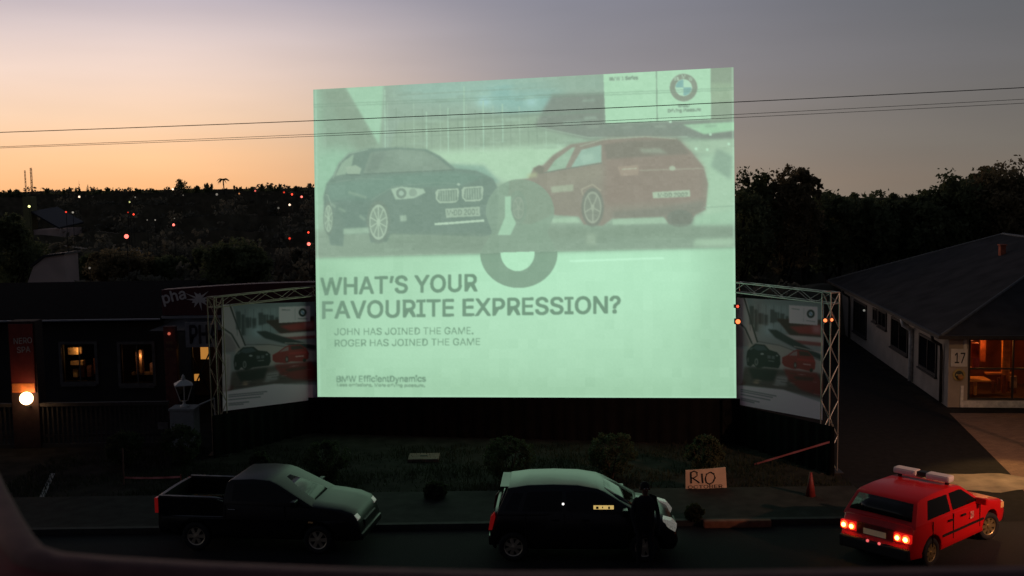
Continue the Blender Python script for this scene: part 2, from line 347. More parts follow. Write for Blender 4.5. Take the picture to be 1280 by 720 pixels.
c.poly([(690, 118), (757, 116), (757, 154), (918, 149), (920, 178), (860, 172), (735, 174), (668, 158)], (114, 120, 114), .9, 2)
c.poly([(640, 100), (755, 94), (755, 112), (640, 118)], (140, 170, 155), .6, 4); c.poly([(888, 84), (920, 82), (920, 150), (888, 152)], (132, 148, 128), .9, 1.5)
c.poly([(888, 104), (918, 104), (918, 126), (888, 128)], (152, 178, 146), .7, 2); c.poly([(854, 156), (920, 152), (920, 163), (880, 168)], (160, 212, 170), .95, 1)
c.poly([(852, 178), (920, 173), (920, 205), (900, 196), (866, 190)], (158, 188, 160), 1, 1.5); c.poly([(870, 196), (920, 190), (920, 300), (880, 285)], (166, 204, 172), .9, 3)
for xx, yy in ((870, 186), (884, 187), (911, 180), (888, 168), (838, 152)): c.ell(xx, yy, 2, 2, (185, 225, 195), .9, .5)
c.poly([(888, 208), (896, 185), (916, 195), (913, 225)], (120, 146, 130), .7, 2)
for i in range(34):
    xx = 484+((i*61) % 268); yy = 98+((i*29) % 88); c.line([(xx, yy), (xx+10+(i*7) % 22, yy-1)], 1.6+(i % 3), (118, 138, 124) if i % 2 else (166, 200, 178), .35, 1.1)
for i in range(12):
    xx = 650+i*21; c.line([(xx, 160-(i % 3)), (xx+15, 158-(i % 2))], 2.2, (104, 122, 110) if i % 2 else (150, 168, 150), .45, 1.2)
c.line([(560, 150), (750, 139)], 3.0, (112, 132, 118), .6, 1.0); c.line([(668, 158), (735, 172), (860, 171)], 1.2, (160, 188, 164), .6, .6)
# wet ground
c.poly([(384, 288), (925, 276), (925, 309), (384, 322.5)], (126, 148, 130), .95, 2.5)
for i in range(26):
    xx = 400+((i*83) % 500); yy = 296+(i*37) % 20-(xx-400)*.02; c.line([(xx, yy), (xx+18+(i*13) % 30, yy-.7)], 1.4, (152, 180, 156) if i % 2 else (112, 132, 116), .55, .8)
# dark car, three quarter front
D1 = T2([(70,505),(72,560),(95,680),(140,685),(145,640),(235,640),(240,672),(300,668),(312,640),(640,650),(690,640),(700,560),(695,470),(680,440),(620,412),(545,405),(490,360),(440,335),(330,328),(230,333),(160,350),(125,385),(105,430),(82,458)])
c.poly(D1, (100, 122, 112), .96, .9)
c.poly(T2([(85,460),(310,430),(540,415),(660,430),(560,470),(330,470),(230,520),(90,520)]), (103, 134, 121), .8, 2.5)
c.poly(T2([(213,422),(240,347),(330,336),(430,340),(480,367),(535,410),(400,418)]), (122, 142, 128), .9, .8); c.poly(T2([(330,340),(430,345),(470,370),(400,400),(345,380)]), (138, 160, 144), .5, 3)
c.poly(T2([(222,415),(245,352),(300,345),(260,415)]), (106, 124, 114), .8, 2)
c.poly(T2([(112,432),(135,385),(180,352),(172,392),(150,425)]), (148, 176, 152), .85, .8); c.line(T2([(105,440),(125,388),(160,352),(230,336)]), 1.2, (155, 182, 160), .7, .6)
c.poly(T2([(150,400),(185,392),(207,405),(200,425),(155,425)]), (156, 180, 156), .85, .7); c.line(T2([(150,427),(205,428)]), 1.2, (88, 106, 98), .8)
c.line(T2([(85,458),(205,440),(310,445)]), 1, (120, 145, 130), .6); c.line(T2([(215,425),(540,410)]), 1.3, (88, 106, 98), .7); c.line(T2([(240,520),(320,470),(480,455),(560,462)]), .9, (128, 152, 136), .5)
c.poly(T2([(312,478),(350,470),(430,478),(437,492),(395,512),(330,517)]), (168, 196, 172), .9, .7)
c.ell(*T2([(350, 494)])[0], 6.5, 6.5, (110, 130, 118), .95, .5); c.ell(*T2([(350, 494)])[0], 3.2, 3.2, (160, 188, 168), .9, .5); c.ell(*T2([(392, 492)])[0], 5, 5, (128, 150, 135), .8, .6)
for x0, y0, x1, y1 in ((473,480,558,528), (567,472,646,522)):
    P = T2([(x0+8,y0),(x1-3,y0-4),(x1,y0+8),(x1-4,y1-8),(x1-14,y1),(x0+14,y1+2),(x0+2,y1-12),(x0,y0+10)]); c.poly(P, (168, 192, 168), .9, .5); P = T2([(x0+12,y0+5),(x1-8,y0+1),(x1-6,y1-9),(x1-18,y1-6),(x0+17,y1-4),(x0+7,y1-14)]); c.poly(P, (112, 134, 120), .95, .4)
    for kx in range(x0+16, x1-8, 9): c.line(T2([(kx, y0+5), (kx+1, y1-8)]), .9, (162, 186, 164), .8, .35)
c.ell(*T2([(556, 462)])[0], 2, 1.6, (165, 190, 170), .9)
c.poly(T2([(508,550),(632,542),(634,576),(512,582)]), (158, 182, 160), .95, .5); c.text('M·DD 2001', *[T2([(514, 0)])[0][0], T2([(628, 0)])[0][0]], 269.5, 268, 7, (105, 125, 112), .85, .02)
c.line(T2([(470,605),(520,602),(648,592)]), 2.8, (186, 214, 188), .95, .5); c.poly(T2([(345,575),(368,572),(370,594),(347,596)]), (158, 184, 162), .8, .8)
c.poly(T2([(120,520),(235,500),(235,625),(145,620)]), (92, 116, 108), .5, 3)
for a, b in (((100,530),(112,545)), ((125,548),(150,560)), ((200,575),(220,590)), ((160,490),(225,510))): c.line(T2([a, b]), 3, (140, 166, 145), .6, 1)
def wheel_pic(cx, cy, rx, ry, rim, dark, n=10):
    c.ell(cx, cy, rx*1.28, ry*1.22, dark, .9, .8); c.ell(cx, cy, rx, ry, rim, .85, .5); c.ell(cx, cy, rx*.86, ry*.86, dark, .65, .5)
    for i in range(n):
        t = 2*PI*i/n+.3; c.line([(cx, cy), (cx+rx*.9*math.cos(t), cy+ry*.9*math.sin(t))], 1.5, rim, .85, .45)
    c.ell(cx, cy, rx*.2, ry*.2, rim, .9)
wheel_pic(*T2([(268, 598)])[0], 11.5, 22, (170, 194, 170), (106, 124, 112)); wheel_pic(*T2([(88, 585)])[0], 5, 17, (158, 184, 160), (106, 124, 112), 8)
c.poly(T2([(142,622),(232,616),(236,638),(142,642)]), (150, 180, 156), .9, 1); c.poly(T2([(310,640),(640,640),(690,660),(640,700),(300,700)]), (112, 132, 116), .6, 4)
c.line(T2([(75,500),(85,500),(100,540)]), 1.2, (150, 176, 156), .6)
# red car, three quarter rear
D2 = T3([(78,402),(112,392),(150,355),(210,318),(330,300),(480,289),(590,298),(645,345),(690,400),(706,460),(697,552),(662,570),(640,602),(565,604),(545,578),(362,585),(325,612),(258,606),(240,578),(145,572),(70,606),(-20,600),(-10,450),(60,440)])
c.poly(D2, (134, 122, 112), .97, .9)
c.poly(T3([(330,300),(600,300),(690,400),(690,520),(330,540)]), (137, 114, 106), .75, 4); c.poly(T3([(100,440),(320,390),(330,440),(130,480)]), (146, 136, 122), .6, 4)
c.poly(T3([(124,418),(155,375),(215,330),(228,328),(192,404)]), (150, 186, 160), .9, .7); c.poly(T3([(212,402),(250,338),(322,320),(322,382)]), (146, 184, 168), .9, .7)
c.poly(T3([(245,360),(290,345),(300,380),(255,385)]), (176, 210, 190), .5, 2); c.line(T3([(115,420),(200,405),(325,385)]), 1.2, (104, 112, 104), .8)
c.poly(T3([(330,318),(420,305),(600,300),(640,352),(480,362),(340,372)]), (112, 106, 98), .75, 1.5); c.poly(T3([(458,334),(530,332),(560,350),(470,348)]), (150, 160, 142), .7, 1.5)
c.line(T3([(245,325),(330,300),(480,290),(590,298)]), 1.2, (160, 170, 150), .8, .5); c.poly(T3([(78,405),(98,392),(116,402),(112,425),(86,422)]), (112, 108, 98), .9, .8); c.poly(T3([(55,425),(90,418),(90,435),(55,440)]), (176, 190, 140), .6, 1.5)
c.poly(T3([(140,470),(222,462),(220,486),(142,492)]), (166, 178, 152), .75, .9); c.poly(T3([(380,398),(455,392),(455,428),(392,432)]), (158, 136, 122), .9, .8); c.line(T3([(395,408),(450,404)]), 1.2, (184, 190, 165), .7)
c.line(T3([(460,412),(690,404)]), 1.5, (158, 150, 134), .8, .6); c.ell(*T3([(577, 404)])[0], 4, 3, (172, 184, 160), .9, .6); c.poly(T3([(505,490),(640,482),(642,506),(508,512)]), (172, 196, 168), .9, .6)
c.text('M·DD 2002', T3([(525, 0)])[0][0], T3([(632, 0)])[0][0], 246.5, 245.6, 5, (112, 124, 110), .8, .02); c.line(T3([(255,500),(250,480),(290,462),(320,485)]), 1.6, (170, 162, 142), .8, .6)
c.poly(T3([(360,560),(545,545),(690,520),(697,552),(662,570),(545,578),(362,585)]), (114, 112, 104), .7, 2)
wheel_pic(*T3([(290, 545)])[0], 11, 20, (156, 164, 146), (108, 112, 104), 5); wheel_pic(*T3([(20, 548)])[0], 9, 18, (148, 160, 142), (112, 122, 112), 5); c.ell(*T3([(605, 585)])[0], 17, 11, (106, 110, 102), .9, 1)
c.poly(T3([(145,585),(232,580),(245,600),(145,600)]), (164, 198, 168), .9, 1); c.poly(T3([(362,588),(545,582),(560,602),(362,608)]), (160, 192, 164), .9, 1); c.poly(T3([(660,578),(800,552),(800,612),(650,612)]), (158, 200, 168), .9, 2)
c.line(T3([(690,545),(800,540)]), 1, (130, 160, 138), .7); c.poly(T3([(120,620),(800,610),(800,655),(120,660)]), (118, 138, 120), .7, 2.5); c.poly(T3([(270,640),(300,640),(305,680),(265,680)]), (150, 172, 148), .6, 2); c.poly(T3([(660,660),(800,655),(800,685),(650,685)]), (164, 200, 168), .8, 2)
# countdown figure
def eight(a, col):
    P = [(650+43*math.cos(t), 266+42*math.sin(t)) for t in np.linspace(PI*.98, PI*2.02, 30)]+[(672, 292), (697, 322)]
    L = [(648.5+48.5*math.cos(t), 316+44*math.sin(t)) for t in np.linspace(0, PI, 30)]
    P = P[:-2]+[(684, 290)]+L+[(615, 290)]
    H = [(647+21.5*math.cos(t), 315+25*math.sin(t)) for t in np.linspace(PI, 0, 20)]+[(668, 310), (626, 312)]
    c.poly(P, col, a, .5); c.poly(H, (182, 234, 198), .9, .5) if False else None
    return H
H8 = eight(.80, (124, 150, 130))
c.poly([(625.5, 315.6), (668.5, 314.3)]+[(647+21.5*math.cos(t), 315+24*math.sin(t)) for t in np.linspace(0, PI, 24)], (180, 230, 194), 1, .5)
c.poly([(631.5, 246), (639, 245), (639, 262), (645, 279), (638, 294), (622, 294), (631, 272)], (160, 205, 172), .95, .6)
wheel_pic(648, 260, 7, 14, (140, 156, 138), (118, 138, 122), 5)
c.line([(384, 322.5), (600, 317)], 1, (150, 185, 158), .7, .6); c.line([(698, 314), (925, 308.5)], 1, (150, 185, 158), .5, .6); c.line([(712, 326.5), (830, 322.5)], 2, (200, 250, 216), .8, .8)
# white caption panel and roundel
c.poly([(754, 92.5), (888, 84.5), (889, 149), (757, 154)], (174, 216, 184), 1, .4); c.line([(820.5, 88), (821.5, 152)], 1.3, (118, 145, 124), .85, .4)
c.text('BMW 1 Series', 762, 797, 100.8, 99, 4, (112, 136, 118), .95, .03, .5)
bx, by = 854.5, 109.5; c.ell(bx, by, 17.2, 17.2, (128, 136, 122), 1, .5); c.ell(bx, by, 10.6, 10.6, (176, 216, 188), 1, .4)
for a0 in (PI, 0): c.poly([(bx, by)]+[(bx+10*math.cos(t), by+10*math.sin(t)) for t in np.linspace(a0, a0+PI/2, 12)], (122, 172, 170), 1, .4)
for ch, tt in (('B', -2.25), ('M', -1.571), ('W', -.89)): cx, cy = bx+13.8*math.cos(tt), by+13.8*math.sin(tt); c.text(ch, cx-2.4, cx+2.4, cy+2.2, cy+2.2, 4.6, (178, 208, 182), .9, .03, .4)
c.text('Sheer', 848, 862, 134, 133.6, 3.2, (116, 142, 122), .9, .02, .5); c.text('Driving Pleasure', 835, 876, 140.5, 138.6, 3.8, (116, 142, 122), .95, .03, .5)
# lettering
TX = (116, 150, 126)
c.text("WHAT’S YOUR", 401, 596, 368.5, 363.5, 20.6, TX, .98, .034); c.text('FAVOURITE EXPRESSION?', 403.5, 775, 398, 391, 20.6, TX, .98, .034)
c.text('JOHN HAS JOINED THE GAME.', 418, 591.5, 419, 417.5, 8.6, (122, 158, 132), .95, .02); c.text('ROGER HAS JOINED THE GAME', 418.5, 600, 433.3, 431.3, 8.6, (122, 158, 132), .95, .02)
c.text('BMW EfficientDynamics', 421, 532, 477.5, 477, 7.4, (112, 146, 122), .95, .034, .5); c.text('Less emissions. More driving pleasure.', 421.5, 531, 482.8, 483.6, 3.6, (122, 156, 130), .9, .02, .5)
c.line([(384, 497.2), (560, 495), (925, 496.5)], 1.6, (176, 222, 190), .7, .6); c.line([(394.5, 112), (399.5, 497)], 1.6, (172, 218, 190), .6, .6); c.line([(915.5, 84), (918.8, 497)], 1.4, (190, 235, 205), .45, .5)
yy_, xx_ = np.mgrid[0:c.h, 0:c.w]; inpic = ((yy_/c.s+c.y0) < 322.5-(xx_/c.s+c.x0-384)*.0258)[..., None]
hi_ = np.array((178., 206., 182.)); c.a = np.where(inpic, np.where(c.a < hi_, hi_-(hi_-c.a)*.70, hi_+(c.a-hi_)*1.2), c.a)
sn = RNG.normal(0, 1, (c.h//6+2, c.w//10+2)); sn = np.repeat(np.repeat(sn, 6, 0), 10, 1)[:c.h, :c.w, None]; c.a += np.where(inpic, sn*1.1, 0)
for y_a, y_b in ((134, 112), (131, 109.5)):  # faint shadows of the overhead cables painted into the picture
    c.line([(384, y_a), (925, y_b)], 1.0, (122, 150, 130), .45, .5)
# compression-like soft unevenness of the projected light
ny, nx = c.a.shape[:2]; lo = RNG.normal(0, 1, (ny//24+2, nx//24+2, 1)); lo = np.repeat(np.repeat(lo, 24, 0), 24, 1)[:ny, :nx]; fine = RNG.normal(0, 1, (ny//3+2, nx//3+2, 1)); fine = np.repeat(np.repeat(fine, 3, 0), 3, 1)[:ny, :nx]
c.a += lo*1.1+fine*.9
scr = thing('projection_screen', 'huge outdoor projection screen showing a greenish slide with two cars and a quiz question', 'screen', (0, 0, 0))
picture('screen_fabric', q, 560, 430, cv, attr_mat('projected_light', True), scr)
back = [v-nrm*(-.06)*-1 for v in q]
fr = MB(); o1 = [v-nrm*.012 for v in q]; o2 = [v-nrm*.14 for v in q]; fr.add(o1+o2, [(0,1,2,3),(7,6,5,4),(0,4,5,1),(1,5,6,2),(2,6,7,3),(3,7,4,0)]); fr.build('backing_frame', blackpl, scr)
for i in (2, 3):
    p = q[i]-nrm*.3; s_ = -1 if i == 2 else 1; p = p+ax*s_*.4
    t = MB()
    for dx in (0, .3):
        for dy in (0, .3): t.tube([(p.x+ax.x*dx*s_, p.y+dy, 0), (p.x+ax.x*dx*s_, p.y+dy, 9.5)], .025, 6)
    for z_ in np.arange(.2, 9.3, .45): t.tube([(p.x, p.y, z_), (p.x+ax.x*.3*s_, p.y, z_+.45)], .012, 5)
    t.build('support_tower', alu, scr)
def cloth(name, p0, p1, ztop0, ztop1, parent, dens=.12, zb=0.0):      # hanging folds
    L = (p1-p0).length; n = int(L/dens)+2; d = (p1-p0).normalized(); nn = Vector((d.y, -d.x, 0)); m = MB(); vs = []
    for i in range(n):
        u = i/(n-1); b = p0.lerp(p1, u); zt = ztop0*(1-u)+ztop1*u
        for w_ in (0, .5, 1):
            off = (.015+.05*w_)*math.sin(i*1.9+.6*math.sin(i*.37)); p = b+nn*off; vs.append((p.x, p.y, zt*(1-w_)+zb*w_))
    k0 = len(vs); vs += [(v[0]-nn.x*.03, v[1]-nn.y*.03, v[2]) for v in vs]
    fs = [(i*3+j, (i+1)*3+j, (i+1)*3+j+1, i*3+j+1) for i in range(n-1) for j in range(2)]; fs += [tuple(k0+a_ for a_ in f[::-1]) for f in fs]
    m.add(vs, fs); return m.build(name, blackcloth, parent, smooth=True)
cloth('skirt', Vector((q[3].x-.25, q[3].y, 0))+nrm*.1, Vector((q[2].x+.1, q[2].y, 0))+nrm*.1, q[3].z-.005, q[2].z-.005, scr)

# ------------------------------------------------------------------ banners on truss frames
def truss(p0, p1, w, r, m, name, parent, step=.42, side=None):
    p0 = Vector(p0); p1 = Vector(p1); d = (p1-p0); L = d.length; d.normalize(); a_ = side or (d.cross(Vector((0, 0, 1))) if abs(d.z) < .9 else Vector((1, 0, 0))); a_.normalize(); b_ = d.cross(a_).normalized()
    co = [p0+a_*w*i+b_*w*j for i, j in ((-.5, -.5), (.5, -.5), (.5, .5), (-.5, .5))]; t = MB()
    for k_ in range(4): t.tube([co[k_], co[k_]+d*L], r, 8)
    n = max(2, int(L/step)); h = L/n
    for i in range(n):
        for k_ in range(4):
            A = co[k_]+d*h*i; B = co[(k_+1) % 4]+d*h*(i+1); C_ = co[(k_+1) % 4]+d*h*i
            if (i+k_) % 2: A, B = C_, co[k_]+d*h*(i+1)
            t.tube([A, B], r*.55, 5)
            if i in (0, n-1): t.tube([co[k_]+d*h*(i+(i > 0)), co[(k_+1) % 4]+d*h*(i+(i > 0))], r*.8, 5)
    return t.build(name, m, parent)
WHT = (228, 222, 228)
def banner_canvas(fn, box):      # fn maps banner coordinates (0..1) to the sampling plane
    b = Canvas(*box, 3.0, (168, 166, 172)); P = lambda L: [fn(u, v) for u, v in L]; g = lambda L, c_, a=.95, bl=.6: b.poly(P(L), c_, a, bl)
    g([(-.05,-.05),(1.05,-.05),(1.05,.3),(-.05,.3)], (142, 152, 158), .9, 2); g([(.3,.05),(.6,.05),(.55,.34),(.25,.36)], (176, 190, 196), .7, 3)
    g([(-.05,-.05),(.09,-.05),(.25,.40),(.12,.44),(-.05,.36)], (206, 192, 196)); b.line(P([(.085,0),(.15,.17),(.245,.40)]), 1.7, (34, 30, 32), .95, .4); b.line(P([(-.02,.2),(.1,.28),(.19,.43)]), 1.8, (40, 34, 36), .9, .5); g([(0,.24),(.1,.31),(.17,.44),(.0,.46)], (150, 132, 138), .8, 1)
    rd = random.Random(11)
    for u0, v0, w_, h_ in ((.15,.07,.05,.17),(.2,.1,.04,.2),(.25,.13,.06,.1),(.32,.14,.04,.1),(.385,.09,.05,.12),(.43,.11,.06,.09),(.5,.12,.05,.08),(.56,.14,.04,.06)): g([(u0,v0),(u0+w_,v0),(u0+w_,v0+h_),(u0,v0+h_)], (60, 62, 68), .8, .8)
    for k_ in range(10): u0 = .16+.044*k_; b.line(P([(u0, .05), (u0, .3)]), .6, (190, 200, 204) if k_ % 2 else (80, 84, 90), .6, .4)
    b.ell(*fn(.37, .27), 6, 6, (196, 216, 224), .9, 2.5); g([(.46,.17),(.97,.15),(.97,.30),(.62,.31)], (64, 18, 22), .97, .8); g([(.60,.23),(.97,.19),(.97,.28),(.72,.285)], (190, 34, 44), .85, 1.2); g([(.86,.2),(.97,.2),(.97,.27),(.88,.27)], (230, 190, 196), .6, 2)
    g([(.5,.305),(.98,.30),(1.0,.37),(.62,.36)], (226, 206, 206), .95, .8); g([(.60,.345),(.98,.345),(.98,.375),(.7,.375)], (150, 36, 44), .8, .8); g([(.36,.27),(.46,.27),(.62,.33),(.98,.45),(.98,.50),(.7,.42),(.45,.34)], (40, 40, 48), .95, .8); b.line(P([(.66,.40),(.98,.43)]), 1.4, (220, 200, 196), .8, .5)
    g([(.14,.42),(.5,.40),(1.02,.50),(1.02,.62),(.14,.62)], (196, 182, 178), .9, 1); b.line(P([(.25,.39),(.5,.405),(.98,.5)]), .8, (60, 54, 56), .7, .5)
    # black car
    g([(.12,.55),(.13,.49),(.17,.45),(.22,.415),(.33,.415),(.38,.455),(.47,.47),(.505,.50),(.51,.57),(.49,.61),(.32,.615),(.25,.64),(.2,.60),(.17,.63),(.13,.62)], (22, 23, 28), .98, .5)
    g([(.19,.455),(.225,.425),(.32,.425),(.36,.46),(.25,.475)], (84, 96, 108), .85, .5); g([(.15,.47),(.18,.45),(.2,.455),(.17,.48)], (120, 128, 134), .8, .4); b.ell(*fn(.235, .58), 2.4, 4.6, (170, 166, 166), .85, .4); b.ell(*fn(.235, .58), 1.3, 3, (50, 50, 54), .8, .4); b.ell(*fn(.14, .57), 1.2, 3.2, (150, 146, 146), .7, .4)
    b.ell(*fn(.3, .5), 2.4, 1.2, (210, 214, 216), .9, .4); b.ell(*fn(.47, .5), 1.6, 1, (200, 204, 206), .8, .4); g([(.36,.505),(.40,.505),(.40,.535),(.36,.535)], (130, 132, 138), .8, .4); g([(.41,.505),(.445,.505),(.445,.535),(.41,.535)], (130, 132, 138), .8, .4); b.line(P([(.37,.555),(.44,.555)]), 1.2, (200, 200, 200), .7, .4)
    # red car
    g([(.53,.56),(.53,.51),(.59,.485),(.65,.445),(.70,.425),(.82,.425),(.885,.47),(.91,.52),(.905,.575),(.86,.60),(.72,.59),(.66,.60),(.56,.585)], (158, 16, 26), .98, .5); g([(.60,.488),(.655,.452),(.70,.436),(.70,.48)], (180, 168, 168), .8, .4); g([(.72,.437),(.82,.437),(.865,.47),(.73,.475)], (60, 14, 20), .9, .4)
    g([(.7,.5),(.9,.5),(.9,.52),(.7,.52)], (210, 40, 50), .7, .8); b.line(P([(.77,.545),(.86,.545)]), 1.5, (224, 200, 196), .85, .4); b.ell(*fn(.68, .565), 2, 4, (60, 40, 42), .9, .4); b.ell(*fn(.68, .565), 1.1, 2.4, (190, 180, 178), .8, .4); b.ell(*fn(.865, .59), 2, 2.4, (20, 14, 16), .9, .4)
    # wet ground with reflections
    g([(.1,.64),(.5,.62),(1.02,.61),(1.02,.82),(.5,.80),(.05,.82)], (92, 72, 72), .9, 1.4); g([(.14,.64),(.48,.63),(.44,.73),(.2,.75)], (34, 28, 32), .9, 1.4); g([(.55,.61),(.93,.61),(1.0,.70),(.98,.80),(.75,.77),(.6,.70)], (140, 18, 28), .9, 1.4); g([(.66,.66),(.9,.65),(.88,.68),(.7,.69)], (60, 14, 20), .7, 1)
    g([(.47,.68),(.6,.67),(.58,.76),(.44,.77)], (190, 186, 190), .75, 1.6); b.ell(*fn(.24, .76), 4, 2.6, (226, 186, 160), .8, 1.5); g([(0,.76),(.12,.77),(.09,.82),(0,.83)], (90, 24, 32), .7, 1.2)
    for k_ in range(26): u0 = rd.uniform(.1, .9); v0 = rd.uniform(.62, .79); b.line(P([(u0, v0), (u0+rd.uniform(.04, .14), v0)]), .9, (206, 190, 188) if k_ % 3 == 0 else (46, 36, 40), .5, .5)
    g([(-.05,.82),(.3,.805),(.55,.795),(1.05,.86),(1.05,1.05),(-.05,1.05)], (236, 222, 232), 1, .6); g([(-.05,.46),(.09,.47),(.08,.8),(-.05,.86)], (206, 184, 190), .85, 1.2); b.line(P([(.06,.5),(.05,.78)]), 1.5, (150, 130, 136), .5, .8)
    for v_, u1 in ((.85, .47), (.868, .43), (.895, .40), (.93, .28), (.945, .22)): b.line(P([(.06, v_+.005), (u1, v_+.012)]), 1.3, (120, 112, 124), .8, .45)
    g([(.6,.04),(.93,.04),(.93,.2),(.6,.2)], (246, 232, 238), 1, .4); b.line(P([(.77,.06),(.77,.18)]), .6, (190, 178, 186), .8); cx, cy = fn(.85, .105); b.ell(cx, cy, 4.8, 5.2, (24, 24, 30), 1, .4); b.ell(cx, cy, 2.6, 2.9, (226, 226, 232), 1, .35)
    b.poly([(cx, cy), (cx, cy-2.6), (cx-2.5, cy)], (60, 110, 170), .9, .35); b.poly([(cx, cy), (cx, cy+2.6), (cx+2.5, cy)], (60, 110, 170), .9, .35); b.line(P([(.63,.07),(.72,.075)]), .8, (120, 108, 118), .8); b.line(P([(.8,.165),(.9,.17)]), .8, (130, 116, 126), .7)
    return b
def banner(label, corners, D):
    tl, tr, br, bl = corners; ti = thing('banner_stand', label, 'banner', (0, 0, 0), 0, 'printed banners on truss frames beside the screen')
    def fn(u, v):
        return ((tl[0]*(1-u)+tr[0]*u)*(1-v)+(bl[0]*(1-u)+br[0]*u)*v, (tl[1]*(1-u)+tr[1]*u)*(1-v)+(bl[1]*(1-u)+br[1]*u)*v)
    xs_ = [p[0] for p in corners]; ys_ = [p[1] for p in corners]
    P0 = atY(*tl, D[0]); P1 = atY(*tr, D[1]); d = Vector((P1.x-P0.x, P1.y-P0.y, 0)).normalized(); n = Vector((d.y, -d.x, 0)); qd = [plane(px, py, P0, n) for px, py in corners]
    cvb = banner_canvas(fn, (min(xs_)-3, min(ys_)-3, max(xs_)+3, max(ys_)+3)); picture('banner_print', qd, 200, 200, cvb, attr_mat('banner_ink'), ti)
    b_ = MB(); o1 = [v-n*.01 for v in qd]; o2 = [v-n*.035 for v in qd]; b_.add(o1+o2, [(0,1,2,3),(7,6,5,4),(0,4,5,1),(1,5,6,2),(2,6,7,3),(3,7,4,0)]); b_.build('banner_backing', blackcloth, ti)
    return ti, qd, d, n
tL, qL, dL, nL = banner('banner with black and red cars on the truss frame left of the screen', ((277, 381), (396, 377), (397, 499), (278.5, 514)), (30.7, 33.5))
tR, qR, dR, nR = banner('banner with black and red cars on the truss frame right of the screen', ((921, 372), (1030, 378), (1028, 525), (919, 505)), (31.0, 28.0))
for ti, qd, d, n, m, near in ((tL, qL, dL, nL, aluw, 0), (tR, qR, dR, nR, alu, 1)):
    ztop = (qd[0].z+qd[1].z)/2; Wt = .3
    if near == 0: tw = Vector((qd[0].x, qd[0].y, 0))-d*.22; beam = (tw+Vector((0, 0, ztop+.22))-d*.15, Vector((qd[1].x, qd[1].y, ztop+.22))-d*.0)
    else: tw = Vector((qd[1].x, qd[1].y, 0))+d*.24; beam = (Vector((qd[0].x, qd[0].y, ztop+.22))-d*.05, tw+Vector((0, 0, ztop+.22))+d*.15)
    zt2 = ztop+.37
    truss(tw, tw+Vector((0, 0, zt2)), .3, .016, m, 'tower_truss', ti, .45, d); truss(beam[0], beam[1], .28, .015, m, 'beam_truss', ti, .5, n)
    MB().box(tw.x-.3, tw.y-.3, 0, tw.x+.3, tw.y+.3, .03).build('base_plate', blackpl, ti)
    A = Vector((qd[0].x, qd[0].y, 0)); B = Vector((qd[1].x, qd[1].y, 0))
    if near == 0: cloth('skirt', A-d*.64+n*.26, B+d*.1+n*.06, qd[3].z-.005, qd[2].z-.02, ti)
    else: cloth('skirt', A-d*.1+n*.06, B+d*.64+n*.26, qd[3].z-.005, qd[2].z-.03, ti)
# small red lamps clipped to the frames
redg = glow('red_lamp_glow', (1, .10, .05), 1.6); redh = glow('orange_lamp_glow', (1, .20, .06), 2.2)
def clip_lamp(px, py, Y, label, r=.045, two=False, m=redg):
    p = atY(px, py, Y); o = thing('warning_lamp', label, 'lamp', p, 0, 'small red lamps on the truss frames')
    MB().ball((-.05 if two else 0, 0, 0), r).build('bulb', m, o, True)
    if two: MB().ball((.11, -.01, .015), r*.9).build('bulb', m, o, True)
    MB().box(-.09, r*.5, -r*1.2, .16 if two else .09, .12, r*1.2).build('housing', blackpl, o, bevel=.01)
clip_lamp(922, 383, 30.3, 'single small red lamp at the inner edge of the right banner', .04)
clip_lamp(922.5, 402, 30.3, 'brighter orange red lamp below the small one at the inner edge of the right banner', .065, m=redh)
clip_lamp(1034, 400.5, 27.6, 'pair of orange red lamps side by side on the outer right truss tower', .045, True, redh)

# ------------------------------------------------------------------ power lines
wire = mat('cable_sheath', (.02, .02, .02), .6, noise=0)
for (a_, b_, r, lb) in (((0, 165.5), (1280, 109.5), .0062, 'thickest and highest of the dark overhead cables crossing the picture'),
                        ((0, 183.5), (1280, 124), .0036, 'thin overhead cable, upper one of the lower pair of cables'),
                        ((0, 185), (1280, 129), .0036, 'thin overhead cable, lowest of the three overhead cables')):
    A = atY(*a_, 17.5); B = atY(*b_, 16.0); d = B-A; pts = []
    for i in range(41):
        t = -1.0+i*.075; p = A+d*t; p.z += .10*((t-.5)**2*4-1)*.35; pts.append(p)
    tag(MB().tube(pts, r, 5).build('overhead_cable', wire, smooth=True), lb, 'cable', 'overhead power cables')

# ------------------------------------------------------------------ vegetation
def leaf_cloud(n_cl, n_lf, rad, cen, size, seed, spread=.28, shell=.55, jit=.14):
    g_ = np.random.default_rng(seed); u = g_.normal(size=(n_cl, 3)); u /= np.linalg.norm(u, axis=1)[:, None]
    rr = (shell+(1-shell)*g_.random((n_cl, 1)))*(1+jit*np.clip(g_.normal(size=(n_cl, 1)), -1.5, 1.2)); cc = u*rr*np.array(rad)+np.array(cen)
    cs = g_.uniform(.6, 1.4, (n_cl, 1)); L = (cc[:, None, :]+np.clip(g_.normal(size=(n_cl, n_lf, 3)), -1.5, 1.5)*spread*np.mean(rad)*cs[:, None, :]*.5).reshape(-1, 3)
    m = len(L); a_ = g_.normal(size=(m, 3)); a_ /= np.linalg.norm(a_, axis=1)[:, None]; b_ = np.cross(a_, g_.normal(size=(m, 3))); b_ /= np.linalg.norm(b_, axis=1)[:, None]
    s_ = size*g_.uniform(.5, 1.3, (m, 1)); V = np.stack([L-a_*s_, L-b_*s_*.55, L+a_*s_, L+b_*s_*.55], 1).reshape(-1, 3); return V
